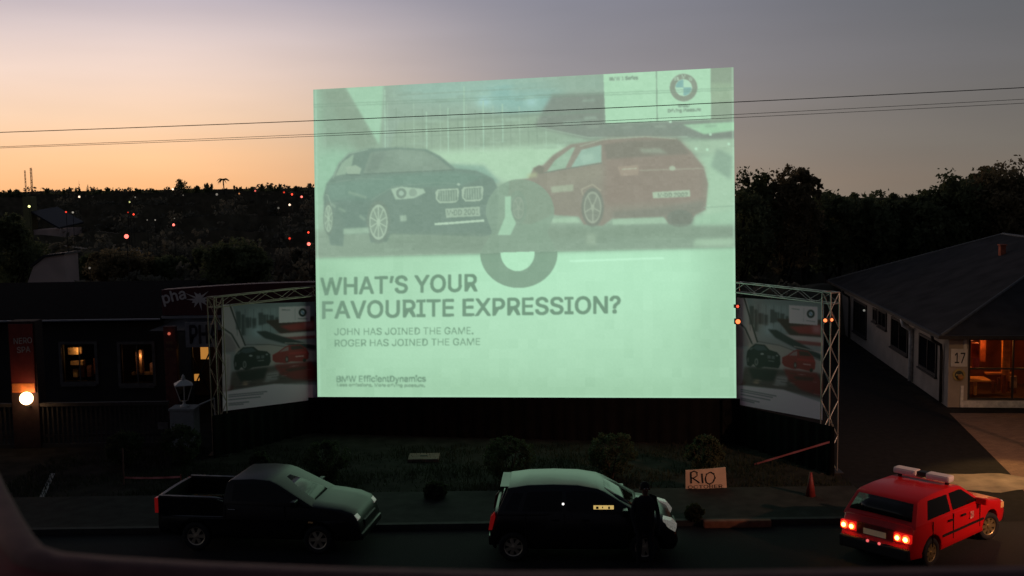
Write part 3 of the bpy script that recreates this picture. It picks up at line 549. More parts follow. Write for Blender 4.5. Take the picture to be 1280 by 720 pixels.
def quads_obj(name, V, m, parent):
    k_ = len(V)//4; me = bpy.data.meshes.new(name); me.vertices.add(len(V)); me.vertices.foreach_set('co', V.astype(np.float32).ravel()); me.loops.add(k_*4); me.loops.foreach_set('vertex_index', np.arange(k_*4, dtype=np.int32))
    me.polygons.add(k_); me.polygons.foreach_set('loop_start', np.arange(0, k_*4, 4, dtype=np.int32)); me.update(calc_edges=True); me.materials.append(m); o = bpy.data.objects.new(name, me); COL.objects.link(o)
    if parent: o.parent = parent
    return o
def make_tree(seed, m, h=8.0, w=2.6, ncl=70, nlf=70, base=2.0, size=.17, trunk=.18, label='', group=None, cat='tree', name='leafy_tree'):
    rd = random.Random(seed); o = thing(name, label, cat, (0, 0, 0), 0, group); hh = (h-base)/2
    V = [leaf_cloud(ncl, nlf, (w*.85, w*.85, hh*.84), (0, 0, base+hh), size, seed, jit=.12)]
    for i in range(5):   # lobes breaking the outline
        t = rd.uniform(0, 2*PI); V.append(leaf_cloud(ncl//6, nlf, (w*.34, w*.34, hh*.24), (w*.58*math.cos(t), w*.58*math.sin(t), base+hh*rd.uniform(.9, 1.64)), size, seed*9+i))
    quads_obj('crown', np.vstack(V), m, o); t = MB(); t.tube([(0, 0, -.1), (.05, 0, base*.6), (0, .08, base+hh*.6), (.1, 0, h*.85)], [trunk, trunk*.8, trunk*.55, trunk*.15], 8)
    for i in range(7):
        an = rd.uniform(0, 2*PI); z0 = base*rd.uniform(.7, 1.4); t.tube([(0, 0, z0), (w*.4*math.cos(an), w*.4*math.sin(an), z0+hh*.5), (w*.75*math.cos(an), w*.75*math.sin(an), z0+hh*.9)], [trunk*.45, trunk*.25, trunk*.08], 5)
    t.build('trunk', bark, o, True); return o
GR = 'tall trees behind the right banner'
def tree_at(px, ytop, Y, w, seed, m, label, group, **kw):
    z0 = gz(Y); p = atY(px, ytop, Y); o = make_tree(seed, m, p.z-z0, w, label=label, group=group, **kw); o.location = (p.x, Y, z0); return o
tree_at(945, 199, 60, 1.7, 1, leafd, 'dark tree just right of the projection screen, its left side behind the screen edge', GR, ncl=80, size=.12)
tree_at(983, 193, 60.5, 1.5, 2, leafb, 'tallest olive brown tree crown rising right of the projection screen', GR, ncl=90, size=.12)
tree_at(1006, 202, 61.5, 1.1, 3, leafb, 'narrow tree crown at the right shoulder of the tall clump by the screen', GR, ncl=60, size=.12)
tree_at(928, 232, 57, 1.5, 4, leafd, 'low dark tree tucked behind the right banner frame', GR, ncl=60, size=.12)
for i, (px, yt, w) in enumerate(((1034, 229, 1.9), (1050, 234, 1.6), (1074, 231, 2.0), (1092, 236, 1.7), (1118, 236, 2.0), (1140, 238, 1.7), (1152, 231, 1.2), (1164, 240, 1.8))):
    tree_at(px, yt, 64+(i % 3)*2, w, 10+i, leafd, ['dark green tree in the row above the bungalow roof, nearest the tall clump', 'second dark tree in the row above the bungalow roof', 'rounded dark tree in the row above the bungalow roof', 'low dark tree behind the left end of the bungalow roof', 'broad dark tree over the middle of the bungalow roof slope', 'low dark tree over the bungalow roof slope, left of the wispy one', 'thin wispy treetop poking above the row over the bungalow roof', 'dark tree at the right end of the row before the big right tree'][i], 'trees in the row behind the bungalow', ncl=60, nlf=60)
for i, (px, yt, w, lb) in enumerate(((1188, 212, 1.9, 'dark tree forming the left shoulder of the big clump above the bungalow ridge'), (1218, 201, 2.2, 'broad dark tree in the big clump above the bungalow ridge'), (1255, 193, 2.3, 'tallest ragged tree above the bungalow ridge'), (1292, 205, 2.6, 'dark tree cut by the right edge of the picture above the ridge'))):
    tree_at(px, yt, 66+i % 2, w, 30+i, leafb if i == 2 else leafd, lb, 'big trees above the bungalow ridge', ncl=95, size=.14)
# curled bare twig on the tallest right tree is part of its crown outline; filler woodland behind everything
wv = []
gw = np.random.default_rng(5)
for (Y0, top, dens, x0, x1) in ((52, 3.0, 1.8, -21, 13), (60, 3.3, 1.9, -26, 15), (74, 4.6, 2.4, -40, 45), (95, 4.8, 3, -60, 60), (125, 5.4, 3.5, -75, 75), (170, 6.2, 4, -100, 100), (230, 7.2, 5, -135, 135), (310, 7.6, 6, -180, 180), (420, 7.9, 7, -240, 240), (560, 8.2, 9, -320, 320)):
    xx = x0
    while xx < x1:
        if Y0 > 130 and xx > -.10*Y0: break
        Yc = Y0+gw.uniform(-3, 3)*(Y0/80); tp = top*(1+gw.uniform(-.10, .02)) if Y0 < 300 else top+gw.uniform(-1.1, 1.5); zb = gz(Yc); rad = dens*gw.uniform(.75, 1.2); hh = (tp-zb)/2
        wv.append(leaf_cloud(22, 40, (rad, rad, hh*.80), (xx, Yc, zb+hh), .13+.0013*Y0, int(gw.integers(1e6)), shell=.4, jit=.08)); xx += rad*1.15
wo = quads_obj('woodland', np.vstack(wv), woodl, None); tag(wo, 'dark mass of distant woodland filling the valley up to the horizon', 'woodland', kind='stuff')
# canopy cores so that no bright ground shows through the wood
cw = MB()
for (Y0, top, w_) in ((54, 2.2, 60), (77, 3.4, 120), (98, 3.6, 140), (128, 4.2, 180), (173, 5.0, 240), (234, 6.0, 320), (315, 6.4, 420), (425, 6.8, 600), (565, 7.0, 900)):
    n = 60; vs = []
    if Y0 > 130: top = min(top, 3.0) if False else top
    for i in range(n+1): 
        X = -w_/2+w_*i/n; tt = (top if X < -.10*Y0 or Y0 < 130 else -2.0)+.35*math.sin(i*2.1)*math.cos(i*.7); vs += [(X, Y0-1.5, gz(Y0)-.2), (X, Y0, tt), (X, Y0+2.5, tt-.2), (X, Y0+4, gz(Y0)-.2)]
    cw.add(vs, [(i*4+j, (i+1)*4+j, (i+1)*4+j+1, i*4+j+1) for i in range(n) for j in range(3)])
co_ = cw.build('undergrowth', woodl); tag(co_, 'black undergrowth banks beneath the distant woodland', 'undergrowth', kind='stuff')
# skyline trees, left
tp = [make_tree(50+i, leafd, 8, 2.6, ncl=40, nlf=45, size=.34, label='small dark treetop standing on the far left skyline', group='treetops along the left skyline') for i in range(3)]
sky_spots = [(6, 233, 300, 3.2), (22, 232, 300, 4), (62, 235, 340, 3), (80, 233, 330, 2.6), (120, 233, 360, 3.6), (134, 233, 350, 3), (175, 233, 360, 3), (196, 232, 370, 3), (243, 231, 350, 3), (260, 226, 340, 2.4), (312, 230, 360, 3), (330, 229, 350, 2), (342, 228, 340, 3), (368, 228, 330, 3), (384, 229, 340, 3), (300, 230, 350, 2.6)]
for i, (px, yt, Y, w) in enumerate(sky_spots):
    p = atY(px, yt, Y); z0 = gz(Y); sc = (p.z-z0)/8
    o = tp[i] if i < 3 else dup(tp[i % 3], (0, 0, 0)); o.location = (p.x, Y, z0); o.scale = (w/2.6, w/2.6, sc); o.rotation_euler.z = i*1.3
tree_at(227, 221.5, 330, 3.6, 70, leafd, 'round dark tree standing clear above the left skyline', 'treetops along the left skyline', ncl=60, nlf=50, size=.3, name='round_tree')
for px, yt in ((94.5, 228), (98.5, 226), (109.5, 227)):
    p = atY(px, yt, 340); z0 = gz(340); o = thing('cypress_tree', 'one of three thin pointed cypresses on the left skyline', 'tree', (p.x, 340, z0), 0, 'pointed cypresses on the left skyline')
    H = p.z-z0; V = leaf_cloud(50, 40, (.5, .5, H*.45), (0, 0, H*.55), .22, int(px)); V[:, :2] *= np.clip((H-V[:, 2:3])/(H*.3), .1, 1); quads_obj('crown', V, leafd, o); MB().tube([(0, 0, 0), (0, 0, H*.5)], .1, 6).build('trunk', bark, o)
# palm with drooping crown
p = atY(279, 222, 260); z0 = gz(260); o = thing('palm_tree', 'palm with drooping fronds on the left skyline beside the screen', 'tree', (p.x, 260, z0)); H = p.z-z0
MB().tube([(0, 0, 0), (.2, 0, H*.5), (0, 0, H-.6)], [.22, .16, .12], 8).build('trunk', bark, o); pv = MB(); rd = random.Random(3)
for i in range(26):
    t = rd.uniform(0, 2*PI); e = rd.uniform(.2, 1.1); L = rd.uniform(1.2, 2.0); pts = [(L*s_*math.cos(t)*math.cos(e*.6), L*s_*math.sin(t), H-.6+L*(math.sin(e)*s_-.9*s_*s_)) for s_ in np.linspace(0, 1, 6)]; pv.tube(pts, [.04, .09, .1, .09, .06, .02], 4)
pv.build('crown', leafd, o)
# nearer left trees
tree_at(10, 262, 58, 1.7, 80, leafd, 'dark tree at the left edge beside the beige gable', 'near trees on the left', ncl=80, size=.12)
tree_at(36, 296, 60, 1.1, 81, leafd, 'small dark tree overlapping the left side of the beige gable', 'near trees on the left', ncl=50, size=.1)
tree_at(150, 312, 62, 1.9, 82, leafb, 'rounded olive shrub like tree above the pharmacy roof', 'near trees on the left', ncl=80, size=.12)
tree_at(205, 318, 64, 1.6, 83, leafd, 'dark tree above the pharmacy roof, between the olive tree and the screen', 'near trees on the left', ncl=60, size=.12)
tree_at(290, 300, 60, 2.3, 84, leafd, 'broad dark tree above the left banner, its crown ending at the screen', 'near trees on the left', ncl=90, size=.13)
tree_at(112, 318, 66, 1.2, 85, leafd, 'small dark tree right of the beige gable', 'near trees on the left', ncl=50, size=.12)
# round shrubs in front of the skirt
def shrub(px, yb, r, lb, seed, m=shrubl):
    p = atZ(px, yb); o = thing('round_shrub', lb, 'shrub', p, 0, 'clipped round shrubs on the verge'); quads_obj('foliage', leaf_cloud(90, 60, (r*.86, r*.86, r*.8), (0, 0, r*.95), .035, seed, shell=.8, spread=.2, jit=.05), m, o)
    t = MB()
    for i in range(6): t.tube([(0, 0, 0), (r*.5*math.cos(i), r*.5*math.sin(i), r*1.1)], [.03, .01], 5)
    t.build('stem', bark, o)
shrub(408, 602, .62, 'round dark shrub behind the pickup truck windscreen', 1); shrub(637, 604, .68, 'round dark shrub behind the left end of the black hatchback roof', 2); shrub(765, 598, .66, 'round dark shrub behind the black hatchback windscreen', 3)
shrub(880, 592, .55, 'round dark shrub right behind the cardboard sign', 4); shrub(326, 590, .3, 'very small round shrub left of the shrub behind the pickup', 5); shrub(157, 584, .55, 'dark shrub in front of the picket fence left of the white pillar', 6)
shrub(545, 628, .3, 'low dark shrub on the verge between pickup and black hatchback', 7); shrub(868, 655, .24, 'low dark bush at the kerb beside the front of the black hatchback', 8); shrub(228, 580, .6, 'dark bush at the foot of the white lantern pillar', 9)

gr_ = np.random.default_rng(21); n_ = 26000; gx = gr_.uniform(-13, 8.3, n_); gy = KY+2.62+gr_.beta(1.1, 1.3, n_)*5.2; keep = (np.sin(gx*1.7+.6*gy)+np.sin(gy*2.9-gx*.8)+gr_.normal(0, .9, n_)) > -.2; gx, gy = gx[keep], gy[keep]; m0 = len(gx)
hgt = gr_.uniform(.03, .13, m0); aa = gr_.uniform(0, PI, m0); wd = .012; lx = gr_.normal(0, .03, m0); ly = gr_.normal(0, .03, m0); cx_, sx_ = np.cos(aa)*wd, np.sin(aa)*wd; z0_ = np.zeros(m0)
GV = np.stack([np.stack([gx-cx_, gy-sx_, z0_], 1), np.stack([gx+cx_, gy+sx_, z0_], 1), np.stack([gx+lx+cx_*.3, gy+ly+sx_*.3, hgt], 1), np.stack([gx+lx-cx_*.3, gy+ly-sx_*.3, hgt], 1)], 1).reshape(-1, 3)
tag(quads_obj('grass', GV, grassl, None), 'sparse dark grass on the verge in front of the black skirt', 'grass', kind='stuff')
# ------------------------------------------------------------------ distant lamps
LM = {'r': (1, .06, .03), 'w': (.85, .6, .42), 'y': (.9, .9, .35), 'p': (1, .17, .13), 'd': (.4, .36, .3), 'o': (1, .4, .15)}
dl = [(99, 246, 'w', 1.5, 3, 'pale lamp on the dark slope under the thin cypresses'), (36.5, 258, 'y', 1.8, 2.2, 'greenish yellow lamp on the small tower under the radio masts'), (82.5, 265, 'r', 1.3, 1.2, 'dull red lamp close left of a faint white one on the left slope'), (91, 265.5, 'd', 1.5, .8, 'faint whitish lamp close right of a dull red one on the left slope'),
 (162, 252.5, 'y', 1.2, .8, 'yellowish lamp high above the big red lamp'), (169, 246.5, 'd', .9, .5, 'faint lamp just above and right of the yellowish lamp'), (160, 265.5, 'r', 1, .5, 'very faint red lamp left of a clearer red lamp'), (167, 268, 'r', 1.4, 2, 'clear red lamp between the yellowish lamp and the big red lamp'),
 (184, 275, 'd', 1, .35, 'left one of two dim lamps side by side on the slope'), (194, 275, 'd', 1.1, .6, 'right one of two dim lamps side by side on the slope'), (158, 295.5, 'p', 3.3, 5, 'largest bright red lamp in the woods on the left'), (216, 236.5, 'w', 1.5, 3.5, 'pale lamp right under the round tree on the skyline'), (229, 244, 'd', .9, .3, 'barely visible lamp right of the round skyline tree'),
 (217, 281, 'p', 1.9, 3.5, 'bright red lamp below the round skyline tree'), (218, 273, 'd', .9, .3, 'faint speck directly above the bright red lamp'), (271, 243, 'd', 1.8, .5, 'dim white lamp below the palm'), (299, 242, 'o', 1.2, .5, 'dim orange lamp right of the palm'), (319, 238.5, 'p', 1.4, .9, 'pink lamp on the skyline right of the palm'),
 (355, 240.5, 'r', 1.3, .9, 'dim red lamp, first of three descending to the screen'), (365, 243, 'r', 1.5, 2.5, 'red lamp, middle of three descending to the screen'), (377, 246, 'p', 1.6, 3, 'brightest of three red lamps descending to the screen'), (362, 256, 'w', 1.6, 2.5, 'yellowish white lamp just below the three red ones'), (348, 260, 'd', 1.6, .3, 'faint grey lamp left of the yellowish white one by the screen'),
 (362, 298, 'r', 1.8, .8, 'dull red lamp low beside the screen'), (385.5, 290.5, 'r', 1.5, 2.2, 'upper small red lamp at the left edge of the screen'), (386, 305, 'p', 2.6, 4.5, 'big bright red lamp touching the left edge of the screen'), (112, 335, 'd', 1.6, .4, 'dim grey lamp right of the beige gable')]
for i, (px, py, kc, r, st, lb) in enumerate(dl):
    Y = 50.0 if py > 285 else (71 if py > 262 else 90 if py > 250 else 160); p = atY(px, py, Y); rad = r*.82*Y/F; zb = gz(Y)
    o = thing('distant_street_lamp', lb, 'lamp', (p.x, Y, zb), 0, 'far lamps among the dark trees'); MB().ball((0, 0, p.z-zb), rad, 6).build('bulb', glow('far_lamp_'+kc+str(i), LM[kc], min(st, 2.4)), o, True); MB().tube([(0, rad*.6, 0), (0, rad*.6, p.z-zb)], .018, 5).build('pole', blackpl, o)
for px, yt, r in ((31, 213, .14), (38.5, 210, .2)):
    Y = 400; p = atY(px, yt, Y); z0 = gz(Y); o = thing('radio_mast', 'shorter thin radio mast on the far left skyline' if px < 35 else 'taller radio mast, right one of two on the left skyline', 'mast', (p.x, Y, z0), 0, 'radio masts on the skyline')
    truss((0, 0, 0), (0, 0, p.z-z0), r*2.4, r*.3, mat('mast_steel', (.25, .12, .08), .6), 'lattice', o, 1.2, Vector((1, 0, 0)))
# ------------------------------------------------------------------ far houses on the left
A = atY(80, 318, 56); w0 = atY(30, 318, 56)
h = thing('beige_house', 'beige gabled house wall with a small dark window rising behind the pharmacy roof', 'house', (0, 0, 0))
bw = mat('beige_plaster', (.80, .63, .54), .9, noise=.12, nscale=1); x0, x1 = w0.x, A.x; zt = A.z; zl = atY(50, 330, 56).z
MB().prism([(x0, 0), (x1, 0), (x1, zt), (x1-.98, zt-.14), (x1-1.6, zt-.6), (x0, zl-1.2)], 56, 57.8, lambda u, v, w: (u, w, v)).build('wall', bw, h)
MB().prism([(x1+.10, zt+.0), (x1+.08, zt+.10), (x1-1.05, zt-.02), (x1-1.75, zt-.55), (x1-1.7, zt-.62), (x1-.98, zt-.12)], 55.9, 58.0, lambda u, v, w: (u, w, v)).build('roof', mat('grey_sheet_roof', (.03, .03, .032), .6), h)
a_ = atY(65, 368, 55.98); b_ = atY(76, 357, 55.98); wn = MB().box(a_.x, 55.95, a_.z, b_.x, 56.02, b_.z).build('window', mat('dark_pane', (.01, .01, .012), .1, noise=0), h)
h = thing('tower_house', 'small pale tower with a sloping grey roof below the radio masts', 'house', (0, 0, 0)); a_ = atY(29, 268, 120); b_ = atY(38, 246, 120)
MB().box(a_.x, 120, gz(120), b_.x, 121.5, b_.z).build('tower', mat('yellowed_plaster', (.3, .3, .14), .9), h, bevel=.03); c_ = atY(74, 284, 120); MB().prism([(b_.x, 119.9), (c_.x, 119.9), (c_.x, 127), (b_.x, 127)], 0, 1, lambda u, v, w: (u, v, (atY(38, 264, 120).z if u < c_.x-.01 else c_.z)-(1-w)*.2+(v-120)*.05)).build('roof', mat('grey_sheet_roof', (.03, .03, .032), .6), h)
MB().box(b_.x, 120.3, gz(120), c_.x-.1, 126.5, c_.z-.25).build('wall', bw, h)

# ------------------------------------------------------------------ pharmacy on the left
PY = 38.0
ph = thing('pharmacy_building', 'long low dark pharmacy building with red fascia and two lit windows on the left', 'building', (0, 0, 0))
dwall = mat('dark_plaster', (.035, .032, .03), .9, noise=.2, nscale=1); xL = atY(18, 397, PY).x; xE = atY(205, 397, PY).x; xT = atY(392, 397, PY).x+1; zg = atY(110, 398, PY).z
wins = [(77, 430, 118, 477), (150, 430, 190, 479)]
W3 = [(atY(a1, b1, PY).x, atY(a1, d1, PY).z, atY(c1, b1, PY).x, atY(c1, b1, PY).z) for a1, b1, c1, d1 in wins]
wl = MB(); xx = xL-6; z_lo, z_hi = W3[0][1], W3[0][3]
for (a1, b1, c1, d1) in W3: wl.box(xx, PY, 0, a1, PY+.22, zg); xx = c1; wl.box(a1, PY, 0, c1, PY+.22, b1); wl.box(a1, PY, d1, c1, PY+.22, zg)
wl.box(xx, PY, 0, xE, PY+.22, zg); wl.box(xL-6, PY+.22, 0, xL-5.8, PY+8, zg); wl.box(xE-.2, PY+.22, 0, xE, PY+8, zg); wl.box(xL-6, PY+7.8, 0, xE, PY+8, zg); wl.box(xL-6, PY+.23, .05, xE, PY+7.8, .1); wl.box(xL-6, PY+3.2, .1, xE-.2, PY+3.3, zg-.1)
wl.build('wall', dwall, ph)
zr = atY(110, 352, 43).z
rf = MB(); rf.add([(xL-6.5, PY-.4, zg), (xE, PY-.4, zg), (xE, 43, zr), (xL-6.5, 43, zr), (xE, 48, zg), (xL-6.5, 48, zg), (xL-6.5, PY-.4, zg-.12), (xE, PY-.4, zg-.12), (xE, 48, zg-.12), (xL-6.5, 48, zg-.12)], [(0,1,2,3),(3,2,4,5),(0,6,7,1),(5,4,8,9),(6,9,8,7),(1,7,8,4,2),(0,3,5,9,6)]); rf.build('roof', mat('dark_sheet_roof', (.010, .009, .009), .95, spec=.05, noise=.3), ph)
MB().box(xL-2.0, PY-.52, zg-.03, xE, PY-.41, zg+.015).build('gutter', mat('pale_gutter', (.28, .29, .31), .5, noise=.1), ph)
frm = mat('window_frame_paint', (.12, .11, .105), .6); warm = mat('warm_wall', (.5, .35, .2), .9)
items = [[(.0, .70, .36, .86, (.9, .6, .3)), (.02, .40, .40, .48, (.8, .55, .3)), (.05, .06, .18, .24, (.9, .7, .4)), (.25, .04, .34, .35, (.3, .12, .08)), (.42, .04, .55, .30, (.2, .1, .1)), (.6, .1, .7, .5, (.2, .08, .06))], [(.42, .22, .5, .8, (.8, .5, .25)), (.28, .2, .36, .74, (.5, .3, .2)), (.1, .15, .95, .19, (.5, .35, .2)), (.66, .2, .78, .42, (.6, .4, .35)), (.2, .19, .26, .34, (.3, .2, .1))]]
for i, (a1, b1, c1, d1) in enumerate(W3):
    f_ = MB(); t_ = .07
    f_.box(a1-.1, PY-.05, b1-.1, a1+.0, PY+.1, d1+.1); f_.box(c1, PY-.05, b1-.1, c1+.1, PY+.1, d1+.1); f_.box(a1, PY-.05, d1, c1, PY+.1, d1+.1); f_.box(a1-.04, PY-.12, b1-.16, c1+.04, PY+.1, b1-.1); f_.box(a1, PY-.05, b1-.1, c1, PY+.1, b1); f_.box((a1+c1)/2-.02, PY+.04, b1, (a1+c1)/2+.02, PY+.08, d1)
    wf = f_.build('window', frm, ph); MB().box(a1, PY+.085, b1, c1, PY+.092, d1).build('pane', GLASSP, wf)
    wI, hI = c1-a1, d1-b1
    for j, (u0_, v0_, u1_, v1_, cc_) in enumerate(items[i]):
        tn = ('display_shelf', 'display_box', 'display_jar')[j % 3]; MB().box(a1+u0_*wI, PY+.5+.1*j, b1+v0_*hI-.05, a1+u1_*wI, PY+.75+.1*j, b1+v1_*hI).build(tn, mat('goods_%d_%d' % (i, j), cc_, .8, noise=.4, nscale=9), ph, bevel=.01)
def plight(name, loc, e, col, r=.05):
    l = bpy.data.lights.new(name, 'POINT'); l.energy = e; l.color = col; l.shadow_soft_size = r; o = bpy.data.objects.new(name, l); COL.objects.link(o); o.location = loc; return o
plight('interior_light', (W3[0][0]+.45, PY+.40, W3[0][3]-.25), 3.5, (1, .55, .22)); plight('interior_light', ((W3[1][0]+W3[1][2])/2, PY+.42, W3[1][3]-.5), 1.6, (1, .5, .25))
# porch wing with fascia, board and glazed entrance
FY = 36.2; red = mat('fascia_red', (.09, .018, .024), .6, noise=.15); off = mat('sign_white', (.75, .70, .68), .7, noise=.1); pb = thing('pharmacy_porch', 'dark red pharmacy fascia with white lettering over an entrance, left of the left banner', 'porch', (0, 0, 0))
fx0 = atY(203, 390, FY).x; fx1 = xT; n = 14; vs = []
def fz(u): return atY(230, 364-7*math.sin(PI*min(1, u*1.2)*.5), FY).z
vs = []
for i in range(n+1):
    u = i/n; X = fx0+(fx1-fx0)*u; vs += [(X, FY, atY(230, 394, FY).z), (X, FY, fz(u)+.05), (X, FY+.5, fz(u)+.05), (X, FY+.5, atY(230, 394, FY).z)]
MB().add(vs, [(i*4+j, (i+1)*4+j, (i+1)*4+(j+1) % 4, i*4+(j+1) % 4) for i in range(n) for j in range(4)]+[(0, 1, 2, 3), tuple(n*4+j for j in (3, 2, 1, 0))]).build('fascia', red, pb)
o_ = atY(206, 383, FY); text_obj('lettering', 'pha', off, pb, (o_.x, FY-.01, o_.z), (1, 0, .22), (-.22, 0, 1), 29*FY/F, 17*FY/F, .02)
st = MB(); cpt = atY(249, 374, FY)
sp_ = []
for i in range(22): t = 2*PI*i/22; r_ = (.40 if i % 2 else .17)*(1+.3*math.sin(i*2.3)); sp_.append((cpt.x+r_*math.cos(t)*1.05, cpt.z+r_*math.sin(t)*.75+.0))
st.prism(sp_, FY-.02, FY-.005, lambda u, v, w: (u, w, v)); st.build('starburst', off, pb)
MB().box(fx0-.02, FY-.06, atY(230, 397, FY).z-.02, fx1, FY-.005, atY(230, 395, FY).z+.01).build('gutter', mat('pale_gutter', (.28, .29, .31), .5), pb)
a_ = atY(233, 434, FY); b_ = atY(272, 402, FY); MB().box(a_.x, FY-.05, a_.z, b_.x, FY-.02, b_.z).build('sign_board', mat('board_grey_white', (.30, .30, .31), .7), pb); o_ = atY(238.5, 429, FY); text_obj('lettering', 'PHA', mat('sign_dark', (.03, .03, .035), .6), pb, (o_.x, FY-.052, o_.z), (1, 0, 0), (0, 0, 1), 36*FY/F, 23*FY/F, .02)
MB().box(fx0, FY+3.3, 0, fx1, FY+3.45, 3.4).build('back_wall', mat('porch_inner_wall', (.12, .07, .04), .9), pb); MB().box(xE+.02, FY+.05, 2.75, fx1, FY+3.3, 2.8).build('ceiling', dwall, pb)
dr = MB()
for px in (222, 240, 262): X = atY(px, 450, FY+.5).x; dr.box(X-.03, FY+.5, .0, X+.03, FY+.56, 2.6)
A1 = atY(240, 490, FY+.5); B1 = atY(262, 440, FY+.5); dr.tube([(A1.x, FY+.52, A1.z), (B1.x, FY+.52, B1.z)], .025, 6); A1 = atY(262, 490, FY+.5); B1 = atY(240, 445, FY+.5); dr.tube([(A1.x, FY+.5, A1.z), (B1.x, FY+.5, B1.z)], .02, 6); dr.build('entrance_frame', blackpl, pb)
amb = glow('amber_lamp', (1, .42, .08), .42)
a_ = atY(251, 449, FY+1.2); b_ = atY(262, 434, FY+1.2); MB().box(a_.x, FY+1.2, a_.z, b_.x, FY+1.3, b_.z).build('lit_panel', amb, pb); a_ = atY(243, 476, FY+1.4); b_ = atY(248, 468, FY+1.4); MB().box(a_.x, FY+1.4, a_.z, b_.x, FY+1.5, b_.z).build('lit_panel', amb, pb)
plight('porch_light', (atY(256, 442, FY+1.0).x, FY+.9, 2.2), 1.4, (1, .45, .12))
# red advert post by the entrance
a_ = atY(206, 462, 35.4); b_ = atY(219, 408, 35.4); pp = thing('advert_post', 'narrow dark red advertising post by the pharmacy entrance', 'sign', (0, 0, 0)); MB().box(a_.x, 35.4, 0, b_.x, 35.6, b_.z).build('panel', mat('advert_red', (.12, .03, .025), .6, noise=.3), pp, bevel=.02)
a_ = atY(209, 417, 35.39); MB().ball((a_.x+.07, 35.36, a_.z), .05, 6).build('lamp', glow('advert_lamp', (1, .2, .12), .45), pp, True)
for yy in (430, 438): a_ = atY(208, yy, 35.39); text_obj('lettering', 'ooo' if yy == 430 else 'oo', mat('faded_gold', (.25, .16, .08), .7), pp, (a_.x, 35.39, a_.z), (1, 0, 0), (0, 0, 1), .2, .08, .01)

# ------------------------------------------------------------------ totem sign with globe lamp
TY = 31.5; tx0 = atY(14, 480, TY).x; tx1 = atY(49, 480, TY).x; to = thing('totem_sign', 'tall dark red totem sign lettered for a spa at the far left', 'sign', (0, 0, 0)); ztt = atY(30, 404, TY).z; zbb = atY(30, 491, TY).z
MB().box(tx0-.03, TY+.02, 0, tx1-.05, TY+.55, ztt+.05).build('pillar', mat('pillar_dark_brick', (.035, .015, .013), .9, noise=.3), to, bevel=.02)
MB().box(tx0+.02, TY-.03, zbb, tx1-.1, TY+.018, ztt-.02).build('panel', mat('totem_red', (.20, .022, .016), .55, noise=.15), to, bevel=.008); gr = mat('totem_lettering', (.42, .4, .4), .7)
for tx, x0_, x1_, yb in (('NERO', 18, 41, 430), ('SPA', 22, 39, 441)): a_ = atY(x0_, yb, TY); text_obj('lettering', tx, gr, to, (a_.x, TY-.03, a_.z), (1, 0, .05), (0, 0, 1), (x1_-x0_)*TY/F, 7.5*TY/F, .01, depth=.006)
a_ = atY(20, 491, TY); MB().box(tx0+.04, TY-.045, zbb+.02, tx1-.12, TY-.032, zbb+.28).build('lamp_glow_band', mat('painted_lamp_glow', (.7, .2, .05), .6), to)  # the globe lamp's glow on the panel painted as an orange strip
tag(thing('globe_lamp', 'glowing white globe lamp low on the dark red totem sign', 'lamp', (0, 0, 0)))
gl = bpy.data.objects['globe_lamp']; a_ = atY(33, 498, TY-.25); MB().ball(tuple(a_), .185, 12).build('globe', glow('globe_light', (1, .62, .30), 9), gl, True); MB().tube([(a_.x, TY+.0, a_.z-.28), (a_.x, TY-.25, a_.z-.28), (a_.x, TY-.25, a_.z-.2)], .03, 8).build('bracket', blackpl, gl)

# ------------------------------------------------------------------ picket fence, lantern pillar
FNY = 31.6; fe = thing('picket_fence', 'dark picket fence with flat top rail along the pavement on the left', 'fence', (0, 0, 0)); fxa = atY(-30, 540, FNY).x; fxb = atY(212, 540, FNY).x; zt = atY(110, 503, FNY).z; pk = MB(); X = fxa
fp = mat('fence_paint', (.03, .024, .022), .8)
while X < fxb: pk.box(X, FNY, .1, X+.05, FNY+.03, zt-.1); X += .14
pk.build('pickets', fp, fe); MB().box(fxa, FNY-.05, zt-.1, fxb, FNY+.1, zt).build('rail', mat('rail_paint', (.04, .032, .03), .8), fe); MB().box(fxa, FNY-.03, .0, fxb, FNY+.06, .12).build('plinth', dwall, fe); MB().box(fxa, FNY+.031, .3, fxb, FNY+.06, .38).build('rail', fp, fe)
pp = atZ(227, 566); px0 = atY(212, 520, FNY-.6).x; px1 = atY(242, 520, FNY-.6).x; pil = thing('gate_pillar', 'square white plastered gate pillar left of the left banner', 'pillar', (0, 0, 0)); zp = atY(227, 511, FNY-.6).z; wp = mat('white_plaster', (.3, .3, .29), .85, noise=.15)
MB().box(px0, FNY-.6, 0, px1, FNY+.0, zp-.06).build('shaft', wp, pil, bevel=.01); MB().box(px0-.03, FNY-.63, zp-.06, px1+.03, FNY+.03, zp).build('cap', wp, pil, bevel=.01)
ln = thing('lantern', 'ornate white four sided lantern with finial on the white gate pillar', 'lantern', ((px0+px1)/2+.0, FNY-.3, zp)); H = atY(225, 467, FNY-.3).z-zp; lw = mat('lantern_white', (.6, .6, .58), .5, noise=.05)
def sq(m_, prof, ph_=PI/4): m_.lathe(prof, 4, (0, 0, 0), Matrix.Rotation(ph_+.35, 3, 'Z'))
b_ = MB(); b_.lathe([(.0, 0), (.14, 0), (.13, .04), (.05, .07), (.04, .14), (.08, .17), (0, .18)], 16); b_.build('foot', lw, ln, True)
b_ = MB(); sq(b_, [(0, H*.66), (.36, H*.66), (.36, H*.68), (.12, H*.80), (.05, H*.82), (0, H*.82)]); b_.build('roof', lw, ln); b_ = MB(); b_.lathe([(.0, H*.81), (.05, H*.82), (.07, H*.86), (.03, H*.88), (.05, H*.92), (.02, H*.95), (.0, H)], 12); b_.build('finial', lw, ln, True)
b_ = MB()
